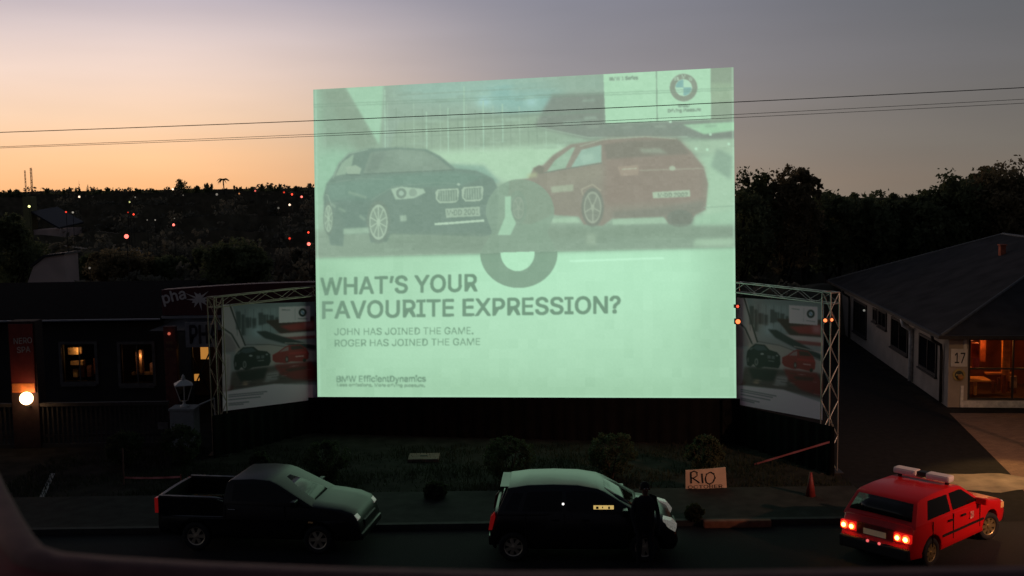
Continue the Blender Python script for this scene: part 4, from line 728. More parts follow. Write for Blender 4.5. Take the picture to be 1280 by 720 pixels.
for i in range(4): t = PI/2*i+PI/4+PI/4+.35; b_.tube([(.1*math.cos(t), .1*math.sin(t), .17), (.25*math.cos(t), .25*math.sin(t), H*.66)], .015, 6)
b_.build('glass_frame', lw, ln); b_ = MB(); sq(b_, [(.085, .18), (.225, H*.65)], PI/2); b_.build('glass', GLASSP, ln)
hr = thing('handrail', 'thin pale handrail rising from the white pillar toward the left banner', 'railing', (0, 0, 0)); A1 = atY(238, 511, FNY-.3); B1 = atY(268, 498, FNY+.6); hb = MB(); hb.tube([A1, B1], .025, 6); hb.tube([B1, (B1.x, B1.y, 0)], .02, 6); hb.build('rail', lw, hr)
a_ = atY(211, 537, FNY-.1); b_ = atY(196, 529, FNY-.1); npl = thing('name_plate', 'small grey number plate on the picket fence left of the pillar', 'sign', (0, 0, 0)); MB().box(b_.x, FNY-.03, a_.z, a_.x-.05, FNY-.005, b_.z).build('plate', mat('plate_grey', (.13, .12, .12), .6), npl)

# ------------------------------------------------------------------ bungalow on the right
B0 = Vector((14.25, 35.5, 0)); A0 = Vector((16.35, 55, 0)); ab = (A0-B0).normalized(); ac = Vector((ab.y, -ab.x, 0)); LAB = (A0-B0).length; EZ = 2.42
bu = thing('bungalow', 'pale bungalow with large grey hipped roof and a lit shop window at the right', 'building', (0, 0, 0)); wcol = mat('cream_plaster', (.42, .36, .30), .9, noise=.15, nscale=1.5)
nW = Vector((-ac.x, -ac.y, 0))     # outward normal of side wall
def sw(px, py):
    p = plane(px, py, B0, nW); return (p-B0).dot(ab), p.z
def SP(s_, z_, o_=0): p = B0+ab*s_+nW*o_; return (p.x, p.y, z_)
w_ = MB(); WD = 12.0
def wallbox(m_, s0, s1, z0, z1, o0=0, o1=-.2): m_.add([SP(s0, z0, o0), SP(s1, z0, o0), SP(s1, z0, o1), SP(s0, z0, o1), SP(s0, z1, o0), SP(s1, z1, o0), SP(s1, z1, o1), SP(s0, z1, o1)], [(0,3,2,1),(4,5,6,7),(0,1,5,4),(1,2,6,5),(2,3,7,6),(3,0,4,7)]); return m_
wallbox(w_, 0, LAB, 0, EZ+.1); 
def FPt(t, z_, o_=0): p = B0+ac*t-ab*o_; return (p.x, p.y, z_)
nF = -ab
def fw_(px, py): p = plane(px, py, B0, nF); return (p-B0).dot(ac), p.z
def fbox(m_, t0, t1, z0, z1, o0=0, o1=-.2): m_.add([FPt(t0, z0, o0), FPt(t1, z0, o0), FPt(t1, z0, o1), FPt(t0, z0, o1), FPt(t0, z1, o0), FPt(t1, z1, o0), FPt(t1, z1, o1), FPt(t0, z1, o1)], [(0,3,2,1),(4,5,6,7),(0,1,5,4),(1,2,6,5),(2,3,7,6),(3,0,4,7)]); return m_
t0, zw1 = fw_(1211, 423); zw0 = fw_(1230, 500)[1]; t1 = t0+4.2
fbox(w_, .2, t0, 0, EZ+.1); fbox(w_, t0, t1, 0, zw0); fbox(w_, t0, t1, zw1, EZ+.1); fbox(w_, t1, WD, 0, EZ+.1)
wallbox(w_, .2, LAB, 0, EZ+.1, -WD, -WD-.2); w_.build('wall', wcol, bu)
rv = [SP(-.35, EZ, .35), SP(LAB+.35, EZ, .35), SP(LAB+.35, EZ, -WD-.35), SP(-.35, EZ, -WD-.35), SP(6.0, 5.0, -6), SP(LAB-6, 5.0, -6)]; low = [SP(-.35, EZ-.12, .35), SP(LAB+.35, EZ-.12, .35), SP(LAB+.35, EZ-.12, -WD-.35), SP(-.35, EZ-.12, -WD-.35)]
MB().add(rv+low, [(0,4,5,1), (1,5,2), (2,5,4,3), (3,4,0), (0,1,7,6), (1,2,8,7), (2,3,9,8), (3,0,6,9), (6,7,8,9)]).build('roof', mat('grey_roof_sheeting', (.05, .046, .044), .85, spec=.15, noise=.4, nscale=1.1), bu)
rc = MB(); rc.tube([rv[4], rv[5]], .07, 8); rc.tube([rv[0], rv[4]], .055, 8); rc.tube([rv[1], rv[5]], .055, 8); rc.tube([rv[2], rv[5]], .055, 8); rc.tube([rv[3], rv[4]], .055, 8); rc.build('ridge_capping', mat('ridge_tin', (.13, .13, .12), .6), bu)
dch = ray(1252.5, 318); P1_, P2_, P3_ = Vector(rv[0]), Vector(rv[4]), Vector(rv[5]); nn_ = (P2_-P1_).cross(P3_-P1_); pc = CP+dch*((P1_-CP).dot(nn_)/dch.dot(nn_))
MB().box(pc.x-.11, pc.y-.11, pc.z-.3, pc.x+.11, pc.y+.11, pc.z+.36).build('chimney', mat('clay_red', (.62, .16, .08), .8), bu, bevel=.02); MB().box(pc.x-.14, pc.y-.14, pc.z+.36, pc.x+.14, pc.y+.14, pc.z+.41).build('chimney_cap', mat('clay_red', (.6, .16, .08), .8), bu)
gm = mat('dark_gutter', (.03, .028, .026), .6); gt = MB(); wallbox(gt, -.36, LAB+.36, EZ-.1, EZ+.01, .46, .352); fbox(gt, -.46, WD, EZ-.1, EZ+.01, .46, .352); gt.build('gutter', gm, bu)
wd_ = mat('dark_timber', (.035, .03, .028), .6); 
for (x0_, y0_, x1_, y1_) in ((1068, 376, 1084, 424), (1092, 384, 1097, 404), (1099, 388, 1109, 413), (1115, 400, 1136, 446), (1150, 421, 1172, 472)):
    s0, z1_ = sw(x1_, y0_+(y1_-y0_)*.12); s1, _ = sw(x0_, y0_); _, z0_ = sw(x1_, y1_); z1_ = min(z1_, EZ-.2)
    f_ = MB(); wallbox(f_, s0, s0+.08, z0_, z1_, .05, .003); wallbox(f_, s1-.08, s1, z0_, z1_, .05, .003); wallbox(f_, s0+.08, s1-.08, z1_-.08, z1_, .05, .003); wallbox(f_, s0+.08, s1-.08, z0_, z0_+.08, .05, .003); wallbox(f_, (s0+s1)/2-.03, (s0+s1)/2+.03, z0_+.08, z1_-.08, .045, .003); wallbox(f_, s0-.06, s1+.06, z0_-.06, z0_, .1, .003)
    wn = f_.build('window', wd_, bu); p_ = MB(); wallbox(p_, s0+.08, s1-.08, z0_+.08, z1_-.08, .02, .004); p_.build('pane', mat('dark_pane', (.01, .01, .012), .1, noise=0), wn)
def pipe(px, m_, r, yt=None):
    s_, _ = sw(px, 420); t = MB(); t.tube([SP(s_, EZ-.05, .4), SP(s_, EZ-.28, .36), SP(s_, EZ-.45, .09), SP(s_, EZ-.7, .07), SP(s_, .05, .07)], r, 8); return t.build('downpipe', m_, bu, True)
pipe(1063, gm, .05); pipe(1141.5, mat('pale_pipe', (.8, .78, .74), .5), .09); pipe(1180, gm, .055)
s_, z_ = sw(1083, 388); lp = MB().ball(SP(s_, z_, .1), .05, 6).build('wall_lamp', glow('weak_wall_lamp', (.8, .8, .7), .25), bu, True)
# front: trims, sign board, emblem
wtr = mat('white_trim', (.8, .76, .7), .7); tr = MB(); ts, _ = fw_(1200, 500); fbox(tr, ts, t1+.1, fw_(1230, 509)[1], fw_(1230, 501)[1], .06, .003); fbox(tr, ts, ts+.09, fw_(1202, 501)[1], fw_(1202, 482)[1], .06, .003); fbox(tr, fw_(1204, 430)[0], fw_(1208, 430)[0], 1.95, EZ-.12, .05, .003); tr.build('trim', wtr, bu)
a1, b1 = fw_(1188, 458); c1, d1 = fw_(1209, 436); sg_ = thing('number_sign', 'white square sign with the number 17 on the bungalow corner', 'sign', (0, 0, 0)); s0 = MB(); fbox(s0, a1, c1, b1, d1, .05, .004); s0.build('board', mat('sign_board_white', (.75, .72, .68), .6, noise=.1), sg_, bevel=.006)
o_ = Vector(FPt(a1+.12, b1+.12, .052)); text_obj('lettering', '17', mat('sign_dark', (.03, .03, .035), .6), sg_, o_, ac, (0, 0, 1), (c1-a1)*.62, (d1-b1)*.58, .01, depth=.006)
a1, b1 = fw_(1198.5, 468.5); em = thing('round_emblem', 'round yellowish emblem plate below the number 17 sign', 'sign', (0, 0, 0)); Me = Matrix((ac, Vector((0, 0, 1)), nF)).transposed()
yl = mat('faded_yellow', (.45, .35, .12), .6, noise=.2); MB().lathe([(0, 0), (.2, 0), (.2, .03), (.15, .03), (.15, .02), (0, .02)], 28, Vector(FPt(a1, b1, .01)), Me).build('disc', yl, em); MB().lathe([(0, 0), (.14, 0), (.14, .004), (0, .004)], 28, Vector(FPt(a1, b1, .031)), Me).build('inner_disc', mat('emblem_dark', (.05, .06, .05), .6), em)
MB().add([FPt(a1-.11, b1-.02, .04), FPt(a1+.11, b1-.02, .04), FPt(a1+.09, b1+.04, .04), FPt(a1, b1+.02, .04), FPt(a1-.09, b1+.04, .04)], [(0,1,2,3,4)]).build('emblem_bar', yl, em)
MB().ball(FPt(.35, 1.02, .12), .09, 6).build('wall_box', mat('orange_box', (.5, .22, .06), .7), bu, bevel=.0)
# shop window and the room behind it
f_ = MB(); fbox(f_, t0, t0+.07, zw0, zw1, .0, -.1); fbox(f_, t0+.07, t1, zw1-.06, zw1, 0, -.1); fbox(f_, t0+.07, t1, zw0, zw0+.06, 0, -.1); zc = fw_(1230, 461)[1]; fbox(f_, t0+.07, t1, zc-.025, zc+.025, -.01, -.09)
for tt in (t0+1.42, t0+2.8): fbox(f_, tt-.025, tt+.025, zw0+.06, zw1-.06, -.005, -.095)
wn = f_.build('window', wd_, bu); p_ = MB(); fbox(p_, t0+.07, t1, zw0+.06, zw1-.06, -.05, -.056); p_.build('pane', GLASSP, wn)
rm_ = MB(); fbox(rm_, -.0+.25, t1+1, .1, EZ, -3.6, -3.7); rm_.build('room_back_wall', mat('room_red_brown', (.22, .06, .025), .9, noise=.4, nscale=2), bu); rm_ = MB(); fbox(rm_, .25, t1+1, .1, .15, -.2, -3.6); fbox(rm_, t1+1, t1+1.1, .1, EZ, -.2, -3.6); rm_.build('room_floor', mat('room_floor_brown', (.1, .05, .03), .8), bu)
def room(u0_, u1_, z0_, z1_, o_, colr, nm):
    m_ = MB(); fbox(m_, u0_, u1_, z0_, z1_, -o_, -o_-.12); r_ = m_.build(nm, mat('room_%s_%d' % (nm, int(u0_*100)), colr, .8, noise=.35, nscale=5), bu, bevel=.015); return r_
tq = lambda px: fw_(px, 460)[0]*1.03
room(tq(1266), tq(1276), .3, zw1, 1.2, (.75, .32, .09), 'curtain'); room(tq(1243), tq(1250), 1.25, zw1, 1.6, (.35, .1, .05), 'curtain'); room(tq(1224), tq(1233), 1.5, 2.0, .9, (.55, .08, .05), 'display_coat'); room(tq(1226), tq(1234), 1.15, 1.5, .9, (.4, .06, .12), 'display_box')
MB().ball(FPt(tq(1223), 2.17, -.9), .1, 8).build('paper_lamp', glow('paper_lamp_light', (1, .25, .1), .5), bu, True)
m_ = MB(); a1 = tq(1218); fbox(m_, a1, a1+.75, .72, .78, -.7, -1.5); fbox(m_, a1+.3, a1+.4, .2, .72, -1.05, -1.15); m_.build('round_table', mat('room_table_cloth', (.8, .42, .16), .8, noise=.2), bu, bevel=.02)
m_ = MB(); fbox(m_, a1+.1, a1+.45, 1.0, 1.04, -1.6, -1.9); fbox(m_, a1+.75, a1+1.6, .88, .93, -1.2, -1.5); m_.build('shelf', mat('room_shelf', (.6, .25, .1), .8), bu); m_ = MB()
for i in range(5): fbox(m_, a1+.85+.17*i, a1+.93+.17*i, .3+.07*(i % 2), .72+.1*(i % 3), -.9, -1.0)
m_.build('chair_backs', mat('room_chair', (.2, .06, .03), .7), bu); room(tq(1272), tq(1280), .5, .9, .8, (.45, .3, .25), 'stacked_boxes')
plight('interior_light', FPt(tq(1236), 2.1, -1.2), 22.0, (1, .34, .08), .1); plight('interior_light', FPt(tq(1300), 2.1, -1.4), 20.0, (1, .36, .1), .1)

# ------------------------------------------------------------------ street lamp outside right edge whose pool of light the photograph shows
sl = thing('street_lamp', 'street lamp beyond the right edge throwing warm light on the forecourt', 'lamp', (15.2, 25.4, 0)); MB().tube([(0, 0, 0), (0, 0, 7.0), (-.3, 0, 7.4), (-1.4, 0, 7.6)], [.09, .06, .05, .04], 10).build('pole', mat('galvanised', (.2, .2, .2), .5, metal=.6), sl, True); MB().box(-2.0, -.14, 7.5, -1.35, .14, 7.68).build('lamp_head', mat('galvanised', (.2, .2, .2), .5), sl, bevel=.03); MB().box(-1.95, -.11, 7.48, -1.45, .11, 7.497).build('diffuser', glow('sodium_glow', (1, .6, .25), 6), sl)
def spot(name, loc, tgt, e, col, ang_, blend, r=.12):
    l = bpy.data.lights.new(name, 'SPOT'); l.energy = e; l.color = col; l.spot_size = R(ang_); l.spot_blend = blend; l.shadow_soft_size = r; o = bpy.data.objects.new(name, l); COL.objects.link(o); o.location = loc
    o.rotation_euler = (Vector(tgt)-Vector(loc)).to_track_quat('-Z', 'Y').to_euler(); return o
spot('street_lamp_light', (13.5, 25.4, 7.4), (13.6, 30.0, 0), 460, (1, .58, .24), 95, .9)
spot('pool_light', (14.6, 31.0, 3.2), (c0.x+.25, c0.y-.1, 0), 600, (1, .55, .18), 42, .7)
spot('street_lamp_light', (17.5, 13.5, 7.5), (10.8, 25.0, 1.2), 6500, (1, .48, .30), 52, 1.0)

# ------------------------------------------------------------------ vehicles
def prof_outline(upper, zb, wheels, ra, rw):
    """upper: list rear-bottom -> over the top -> front-bottom ; returns closed outline with wheel arches"""
    pts = list(upper)
    for wx in sorted(wheels, reverse=True):
        a0 = math.asin(max(-1, min(1, (zb-rw)/ra)))
        for i in range(11): t = a0+(PI-2*a0)*i/10; pts.append((wx+ra*math.cos(t), rw+ra*math.sin(t)))
    return pts
def inset(pts, d):
    n = len(pts); out = []; ar = sum(pts[i][0]*pts[(i+1) % n][1]-pts[(i+1) % n][0]*pts[i][1] for i in range(n)); sg = 1 if ar > 0 else -1
    for i in range(n):
        p0 = Vector(pts[i-1]); p = Vector(pts[i]); p2 = Vector(pts[(i+1) % n]); e = (p2-p0); 
        if e.length < 1e-6: out.append(p[:]); continue
        e.normalize(); out.append((p.x-sg*e.y*d, p.y+sg*e.x*d))
    return out
def loft_body(out, W_, wfun, name, m, parent, crown=.0):
    rings = [(-1, .045), (-.985, .02), (-.93, 0), (-.5, -.004), (0, -.006), (.5, -.004), (.93, 0), (.985, .02), (1, .045)]; n = len(out); vs = []; fs = []
    for f_, ins in rings:
        for (x_, z_) in inset(out, max(ins, 0)):
            vs.append((x_, f_*W_*wfun(x_, z_), z_+(crown*(1-f_*f_) if z_ > .6 else 0)))
    for k_ in range(len(rings)-1):
        for i in range(n): j = (i+1) % n; fs.append((k_*n+i, k_*n+j, (k_+1)*n+j, (k_+1)*n+i))
    fs += [tuple(range(n)), tuple(range((len(rings)-1)*n, len(rings)*n))[::-1]]
    me = bpy.data.meshes.new(name); me.from_pydata(vs, [], fs); bm = bmesh.new(); bm.from_mesh(me); bmesh.ops.triangulate(bm, faces=[f for f in bm.faces if len(f.verts) > 4]); bmesh.ops.recalc_face_normals(bm, faces=bm.faces)
    for e in bm.edges: e.smooth = e.calc_face_angle(0) < .6
    bm.to_mesh(me); bm.free()
    me.shade_smooth(); me.set_sharp_from_angle(angle=.6); me.materials.append(m); o = bpy.data.objects.new(name, me); COL.objects.link(o); o.parent = parent; return o
def wheel(parent, x_, y_, r, w_, rimm, side, spokes=6, turn=0):
    wh = bpy.data.objects.new('wheel', None); COL.objects.link(wh); wh.parent = parent; wh.location = (x_, y_, r); wh.rotation_euler.z = turn; wh.empty_display_size = .1
    Mx = Matrix.Rotation(PI/2, 3, 'X'); h_ = w_/2
    MB().lathe([(r*.64, -h_*.8), (r*.7, -h_), (r*.93, -h_), (r, -h_*.7), (r, h_*.7), (r*.93, h_), (r*.7, h_), (r*.64, h_*.8), (r*.64, -h_*.8)], 28, (0, 0, 0), Mx).build('tyre', rubber, wh, True)
    b_ = MB(); f_ = -side*1.0; so_ = side*h_*.75
    b_.lathe([(r*.645, -h_*.8), (r*.645, h_*.8), (r*.58, h_*.7), (r*.56, -h_*.7), (r*.645, -h_*.8)], 28, (0, 0, 0), Mx)
    for i in range(spokes):
        t = 2*PI*i/spokes; d = Vector((math.cos(t), 0, math.sin(t))); e = Vector((-math.sin(t), 0, math.cos(t))); o_ = Vector((0, so_, 0)); o2_ = Vector((0, so_*.6, 0))
        vs = [d*r*.06-e*r*.09+o_, d*r*.06+e*r*.09+o_, d*r*.6+e*r*.13+o_*.92, d*r*.6-e*r*.13+o_*.92]; vs += [v-Vector((0, side*.03, 0)) for v in vs]; b_.add(vs, [(0,1,2,3),(7,6,5,4),(0,4,5,1),(1,5,6,2),(2,6,7,3),(3,7,4,0)])
    b_.lathe([(0, -.02), (r*.16, -.02), (r*.14, .02), (0, .025)], 14, (0, so_, 0), Mx); b_.build('rim', rimm, wh)
    MB().lathe([(0, 0), (r*.56, 0), (r*.56, .01), (0, .01)], 20, (0, side*h_*.2, 0), Mx).build('brake_disc', blackpl, wh)
    return wh
def panel(poly, yf, m, name, parent, side, out_=.006, th=.012):
    """side panel polygon in xz on the surface y = side*yf(z)"""
    b_ = MB(); b_.prism(poly, 0, 1, lambda u, v, w: (u, side*(yf(v)+out_-th*w), v)); return b_.build(name, m, parent)
def strip(pts, yf, m, name, parent, marg=.06, out_=.008, th=.014):
    """screen glass following outline points (x,z) across the car"""
    vs = []; n = len(pts)
    for i, (x_, z_) in enumerate(pts):
        a_ = Vector(pts[max(i-1, 0)]); b_ = Vector(pts[min(i+1, n-1)]); e = (b_-a_).normalized(); nn = Vector((-e.y, e.x))
        for off in (out_, out_-th):
            for f_ in (-1, -.5, 0, .5, 1): bul = .02*(1-f_*f_); vs.append((x_+nn.x*(off+bul), f_*(yf(z_)-marg), z_+nn.y*(off+bul)))
    fs = []
    for i in range(n-1):
        for j in range(4): fs.append((i*10+j, i*10+j+1, (i+1)*10+j+1, (i+1)*10+j)); fs.append((i*10+5+j, (i+1)*10+5+j, (i+1)*10+6+j, i*10+6+j))
        fs.append((i*10, (i+1)*10, (i+1)*10+5, i*10+5)); fs.append((i*10+4, i*10+9, (i+1)*10+9, (i+1)*10+4))
    fs += [(0,5,6,1),(1,6,7,2),(2,7,8,3),(3,8,9,4)]; e0 = (n-1)*10; fs += [(e0,e0+1,e0+6,e0+5),(e0+1,e0+2,e0+7,e0+6),(e0+2,e0+3,e0+8,e0+7),(e0+3,e0+4,e0+9,e0+8)]
    return MB().add(vs, fs).build(name, m, parent, True)
def vehicle(name, label, cat, loc, rz, sp):
    v = thing(name, label, cat, loc, rz); W_ = sp['w']/2; L2 = sp['xf']; paint = sp['paint']
    def wfun(x_, z_):
        t = abs(x_-sp.get('xc', 0))/sp['half']; a_ = 1-.10*max(0, (t-.6)/.4)**2; return a_*(1-.04*max(0, (z_-.55)/.4)) * (1-.04*max(0, (.45-z_)/.3))
    out = prof_outline(sp['upper'], sp['zb'], sp['wheels'], sp['ra'], sp['rw']); loft_body(out, W_, wfun, 'body', paint, v, .02)
    MB().box(sp['xr']+.25, -W_+.22, sp['zb']-.02, sp['xf']-.25, W_-.22, .62).build('underbody', blackpl, v)
    for wx in sp['wheels']:
        for s_ in (-1, 1):
            MB().prism([(wx+(sp['ra']+.02)*math.cos(t), sp['rw']+(sp['ra']+.02)*math.sin(t)) for t in np.linspace(0, PI, 14)], W_-.27, W_-.2, lambda u, vv, w: (u, s_*w, vv)).build('wheel_arch_liner', blackpl, v)
            wheel(v, wx, s_*(W_-.11), sp['rw'], .185, sp['rim'], s_, sp.get('spokes', 6), R(sp.get('turn', 0)) if wx > 0 else 0)
    zb_, zr_ = sp['belt'], sp['roofz']; wb, wr = W_*.95, W_*sp.get('tumble', .78)
    def yf(z_): t = min(1.0, max(-.1, (z_-zb_)/(zr_-zb_))); return wb+(wr-wb)*t
    cab = sp['cabin']; n = len(cab); b_ = MB(); vs = [(x_, -yf(z_), z_) for x_, z_ in cab]+[(x_, yf(z_), z_) for x_, z_ in cab]
    b_.add(vs, [tuple(range(n)), tuple(range(n, 2*n))[::-1]]+[(i, i+n, (i+1) % n+n, (i+1) % n) for i in range(n)]); ro = b_.build('cabin', sp.get('roofpaint', paint), v, smooth=True, bevel=.045); ro.data.set_sharp_from_angle(angle=.5)
    for wpoly in sp['windows']:
        for s_ in (-1, 1): panel(wpoly, yf, carglass, 'side_window', v, s_)
    strip(sp['screen'], yf, carglass, 'windscreen', v, .07); strip(sp['rear'], yf, carglass, 'rear_window', v, .09)
    return v, W_, wfun, yf
def handle(v, x_, z_, W_, m): 
    for s_ in (-1, 1): MB().box(x_-.08, min(s_*W_, s_*(W_+.03)), z_-.02, x_+.08, max(s_*W_, s_*(W_+.03)), z_+.015).build('door_handle', m, v, bevel=.006)
def mirror(v, x_, z_, W_, m):
    for s_ in (-1, 1): MB().box(x_-.06, min(s_*W_*.93, s_*(W_+.17)), z_-.03, x_+.05, max(s_*W_*.93, s_*(W_+.17)), z_+.1).build('wing_mirror', m, v, bevel=.02)
def seam(v, xs_, z0, z1, W_, wfun, m):
    for x_ in xs_:
        for s_ in (-1, 1):
            y_ = W_*wfun(x_, .6); MB().box(x_-.006, min(s_*(y_-.02), s_*(y_+.002)), z0, x_+.006, max(s_*(y_-.02), s_*(y_+.002)), z1).build('door_seam', m, v)
paintk = lambda n_, c_: mat(n_, c_, .35, coat=1.0, noise=.03, nscale=2)
# --- red hatchback
RED = paintk('red_car_paint', (.62, .008, .010)); RED.node_tree.nodes['Principled BSDF'].inputs['Coat Weight'].default_value = .25; RED.node_tree.nodes['Principled BSDF'].inputs['Specular IOR Level'].default_value = .3
def by_wheel(px, py, wx, side_y, rz):
    p = atZ(px, py); c_, s_ = math.cos(rz), math.sin(rz); return (p.x-(c_*wx-s_*side_y), p.y-(s_*wx+c_*side_y), .004)
sp = dict(w=1.64, xf=1.95, xr=-1.9, half=1.95, zb=.24, wheels=(-1.18, 1.22), ra=.345, rw=.285, belt=.90, roofz=1.37, paint=RED, rim=goldrim, spokes=8, turn=-18,
 upper=[(-1.86, .26), (-1.93, .34), (-1.94, .50), (-1.90, .56), (-1.87, .72), (-1.80, .89), (-1.70, .93), (-.6, .93), (.75, .91), (1.2, .86), (1.72, .76), (1.86, .70), (1.92, .58), (1.97, .46), (1.95, .32), (1.88, .24)],
 cabin=[(-1.80, .86), (-1.76, .93), (-1.50, 1.30), (-1.40, 1.345), (-.9, 1.375), (-.2, 1.37), (.12, 1.335), (.20, 1.31), (.88, .90), (.92, .84)],
 windows=[[(-1.32, .95), (-.44, .95), (-.44, 1.27), (-1.16, 1.28)], [(-.34, .95), (.68, .945), (.16, 1.25), (.06, 1.27), (-.34, 1.27)]],
 screen=[(.22, 1.28), (.5, 1.115), (.82, .93)], rear=[(-1.73, .98), (-1.52, 1.27)])
v, Wd, wfn, yf = vehicle('hatchback', 'red five door hatchback with lit tail lamps and a white roof light bar', 'car', by_wheel(1160, 708, -1.18, -.72, R(41)), R(41), sp)
seam(v, (-1.18, -.38, .72), .40, .9, Wd, wfn, blackpl); handle(v, -.52, .80, Wd*.99, blackpl); handle(v, .0, .80, Wd*.99, blackpl); mirror(v, .66, .92, Wd, RED)
for s_ in (-1, 1): MB().box(-.82, min(s_*(Wd*.985), s_*(Wd+.012)), .52, .86, max(s_*(Wd*.985), s_*(Wd+.012)), .56).build('side_trim', blackpl, v)
MB().box(-1.99, -.74, .26, -1.86, .74, .50).build('rear_bumper', blackpl, v, bevel=.04); MB().box(1.88, -.74, .24, 2.0, .74, .46).build('front_bumper', blackpl, v, bevel=.04)
tg = glow('tail_glow', (1, .045, .010), 5.0); th_ = glow('tail_bulb', (1, .42, .06), 16.0); tdk = mat('tail_lens_red', (.45, .01, .01), .15, noise=0, emit=(1, .015, .01), es=.5)
for s_ in (-1, 1):
    y0_, y1_ = sorted((s_*.40, s_*.75)); tl_ = MB().box(-1.925, y0_, .60, -1.84, y1_, .77).build('tail_light', tdk, v, bevel=.015)
    for yy, r_ in ((.49, .074), (.66, .080)): MB().lathe([(0, 0), (r_, .0), (r_*.9, .02), (0, .025)], 16, (-1.922, s_*yy, .685), Matrix.Rotation(-PI/2, 3, 'Y')).build('lamp_ring', tg, tl_, True); MB().ball((-1.945, s_*yy, .685), r_*.55, 8).build('bulb', th_, tl_, True)
MB().box(-1.925, -.24, .60, -1.905, .24, .71).build('number_plate', mat('number_plate_cream', (.62, .52, .34), .5, noise=.1, emit=(1, .8, .5), es=.03), v); MB().box(-1.915, -.39, .58, -1.885, .39, .80).build('garnish', mat('garnish_dark_red', (.12, .01, .012), .4), v)
for yy in (-.13, .12): MB().ball((-2.0, yy-.02, .50), .03, 6).build('reflection_bead', glow('small_reflection_red', (1, .14, .14), .9), v, True)  # small red reflections made as glowing beads
hl_ = mat('headlight_glass', (.8, .8, .7), .25, noise=.5, nscale=25, emit=(1, .95, .8), es=.10)  # faint glow put in for the lamplight these lenses catch
for s_ in (-1, 1): y0_, y1_ = sorted((s_*.45, s_*.72)); MB().box(1.84, y0_, .56, 1.925, y1_, .69).build('headlight', hl_, v, bevel=.02); y0_, y1_ = sorted((s_*.725, s_*.775)); MB().box(1.72, y0_, .56, 1.86, y1_, .68).build('indicator', mat('indicator_amber', (.9, .5, .2), .2, noise=0), v, bevel=.01)
lbar = bpy.data.objects.new('light_bar', None); COL.objects.link(lbar); lbar.parent = v; lbar.location = (-.1, 0, 1.375); lbar.rotation_euler.z = R(2)
wlm = mat('light_bar_white', (.78, .72, .70), .35, noise=.06)
MB().box(-.12, -.60, .05, .12, -.10, .18).build('lamp_cover', wlm, lbar, bevel=.045); MB().box(-.12, .10, .05, .12, .60, .18).build('lamp_cover', wlm, lbar, bevel=.045); MB().box(-.08, -.10, .07, .08, .10, .17).build('speaker', blackpl, lbar, bevel=.02)
for s_ in (-1, 1): MB().box(-.03, s_*.5-.03, -.03, .03, s_*.5+.03, .09).build('bracket', blackpl, lbar)
ro_ = text_obj('door_emblem', '28', mat('door_emblem_pale', (.75, .45, .4), .6), v, Vector((.28, -Wd-.008, .66)), (1, 0, 0), (0, 0, 1), .13, .14, .02, depth=.004)
# --- black hatchback
BLK = paintk('black_car_paint', (.006, .007, .007)); BLK.node_tree.nodes['Principled BSDF'].inputs['Roughness'].default_value = .3; BLK.node_tree.nodes['Principled BSDF'].inputs['Coat Weight'].default_value = .10
sp = dict(w=1.66, xf=1.85, xr=-1.85, half=1.85, zb=.24, wheels=(-1.40, 1.20), ra=.35, rw=.295, belt=.98, roofz=1.50, paint=BLK, rim=silver, spokes=7, tumble=.76,
 upper=[(-1.80, .26), (-1.86, .36), (-1.87, .60), (-1.82, .80), (-1.76, .98), (-1.64, 1.02), (-.5, 1.01), (.9, 1.0), (1.25, .95), (1.55, .86), (1.74, .76), (1.82, .62), (1.87, .46), (1.85, .32), (1.78, .24)],
 cabin=[(-1.74, .92), (-1.70, 1.02), (-1.52, 1.40), (-1.50, 1.46), (-1.1, 1.515), (-.6, 1.53), (-.1, 1.515), (.28, 1.45), (.42, 1.39), (1.10, .99), (1.14, .92)],
 windows=[[(-1.22, 1.02), (-.42, 1.02), (-.42, 1.40), (-1.10, 1.38)], [(-.34, 1.02), (.86, 1.01), (.44, 1.30), (.24, 1.39), (-.34, 1.41)], [(-1.58, 1.04), (-1.32, 1.02), (-1.20, 1.36), (-1.40, 1.36)]],
 screen=[(.42, 1.37), (.7, 1.215), (1.02, 1.02)], rear=[(-1.68, 1.06), (-1.54, 1.37)])
v, Wd, wfn, yf = vehicle('hatchback', 'black hatchback parked side on at the kerb, its curved roof shining pale green', 'car', by_wheel(642, 701, -1.40, -.74, R(-3)), R(-3), sp)
seam(v, (-1.15, -.38, .86), .40, .98, Wd, wfn, blackpl); handle(v, -.55, .86, Wd*.99, BLK); handle(v, .05, .86, Wd*.99, BLK); mirror(v, .82, 1.0, Wd, BLK)
tdk2 = mat('tail_lens_dim', (.5, .012, .012), .15, noise=0, emit=(1, .03, .03), es=.07)
for s_ in (-1, 1):
    MB().prism([(-1.86, .64), (-1.79, .64), (-1.72, .90), (-1.74, 1.0), (-1.81, .92)], Wd*.84, Wd*.955, lambda u, vv, w: (u-.03, s_*w, vv)).build('tail_light', tdk2 if s_ < 0 else mat('tail_lens_off', (.12, .01, .01), .3, noise=0), v, bevel=.01)
    h_ = MB().prism([(1.60, .74), (1.83, .60), (1.86, .70), (1.76, .82), (1.58, .87)], Wd*.62, Wd*.93, lambda u, vv, w: (u+.0-.10*(w/Wd-.7), s_*w, vv)).build('headlight', hl_, v, bevel=.015)
MB().box(1.84, -.3, .42, 1.88, .3, .62).build('grille', blackpl, v, bevel=.01); MB().box(-1.9, -.7, .30, -1.82, .7, .5).build('rear_bumper', BLK, v, bevel=.04); MB().box(-1.66, -.56, 1.43, -1.48, .56, 1.462).build('spoiler', BLK, v, bevel=.012)
rs = MB(); rs.box(.20, -yf(1.08)-.012, 1.055, .60, -yf(1.08)+.02-.0, 1.135); rs.build('reflected_sign', glow('yellow_reflection', (.9, .62, .2), .62), v, bevel=.004)  # reflection in the side glass made as a glowing slab
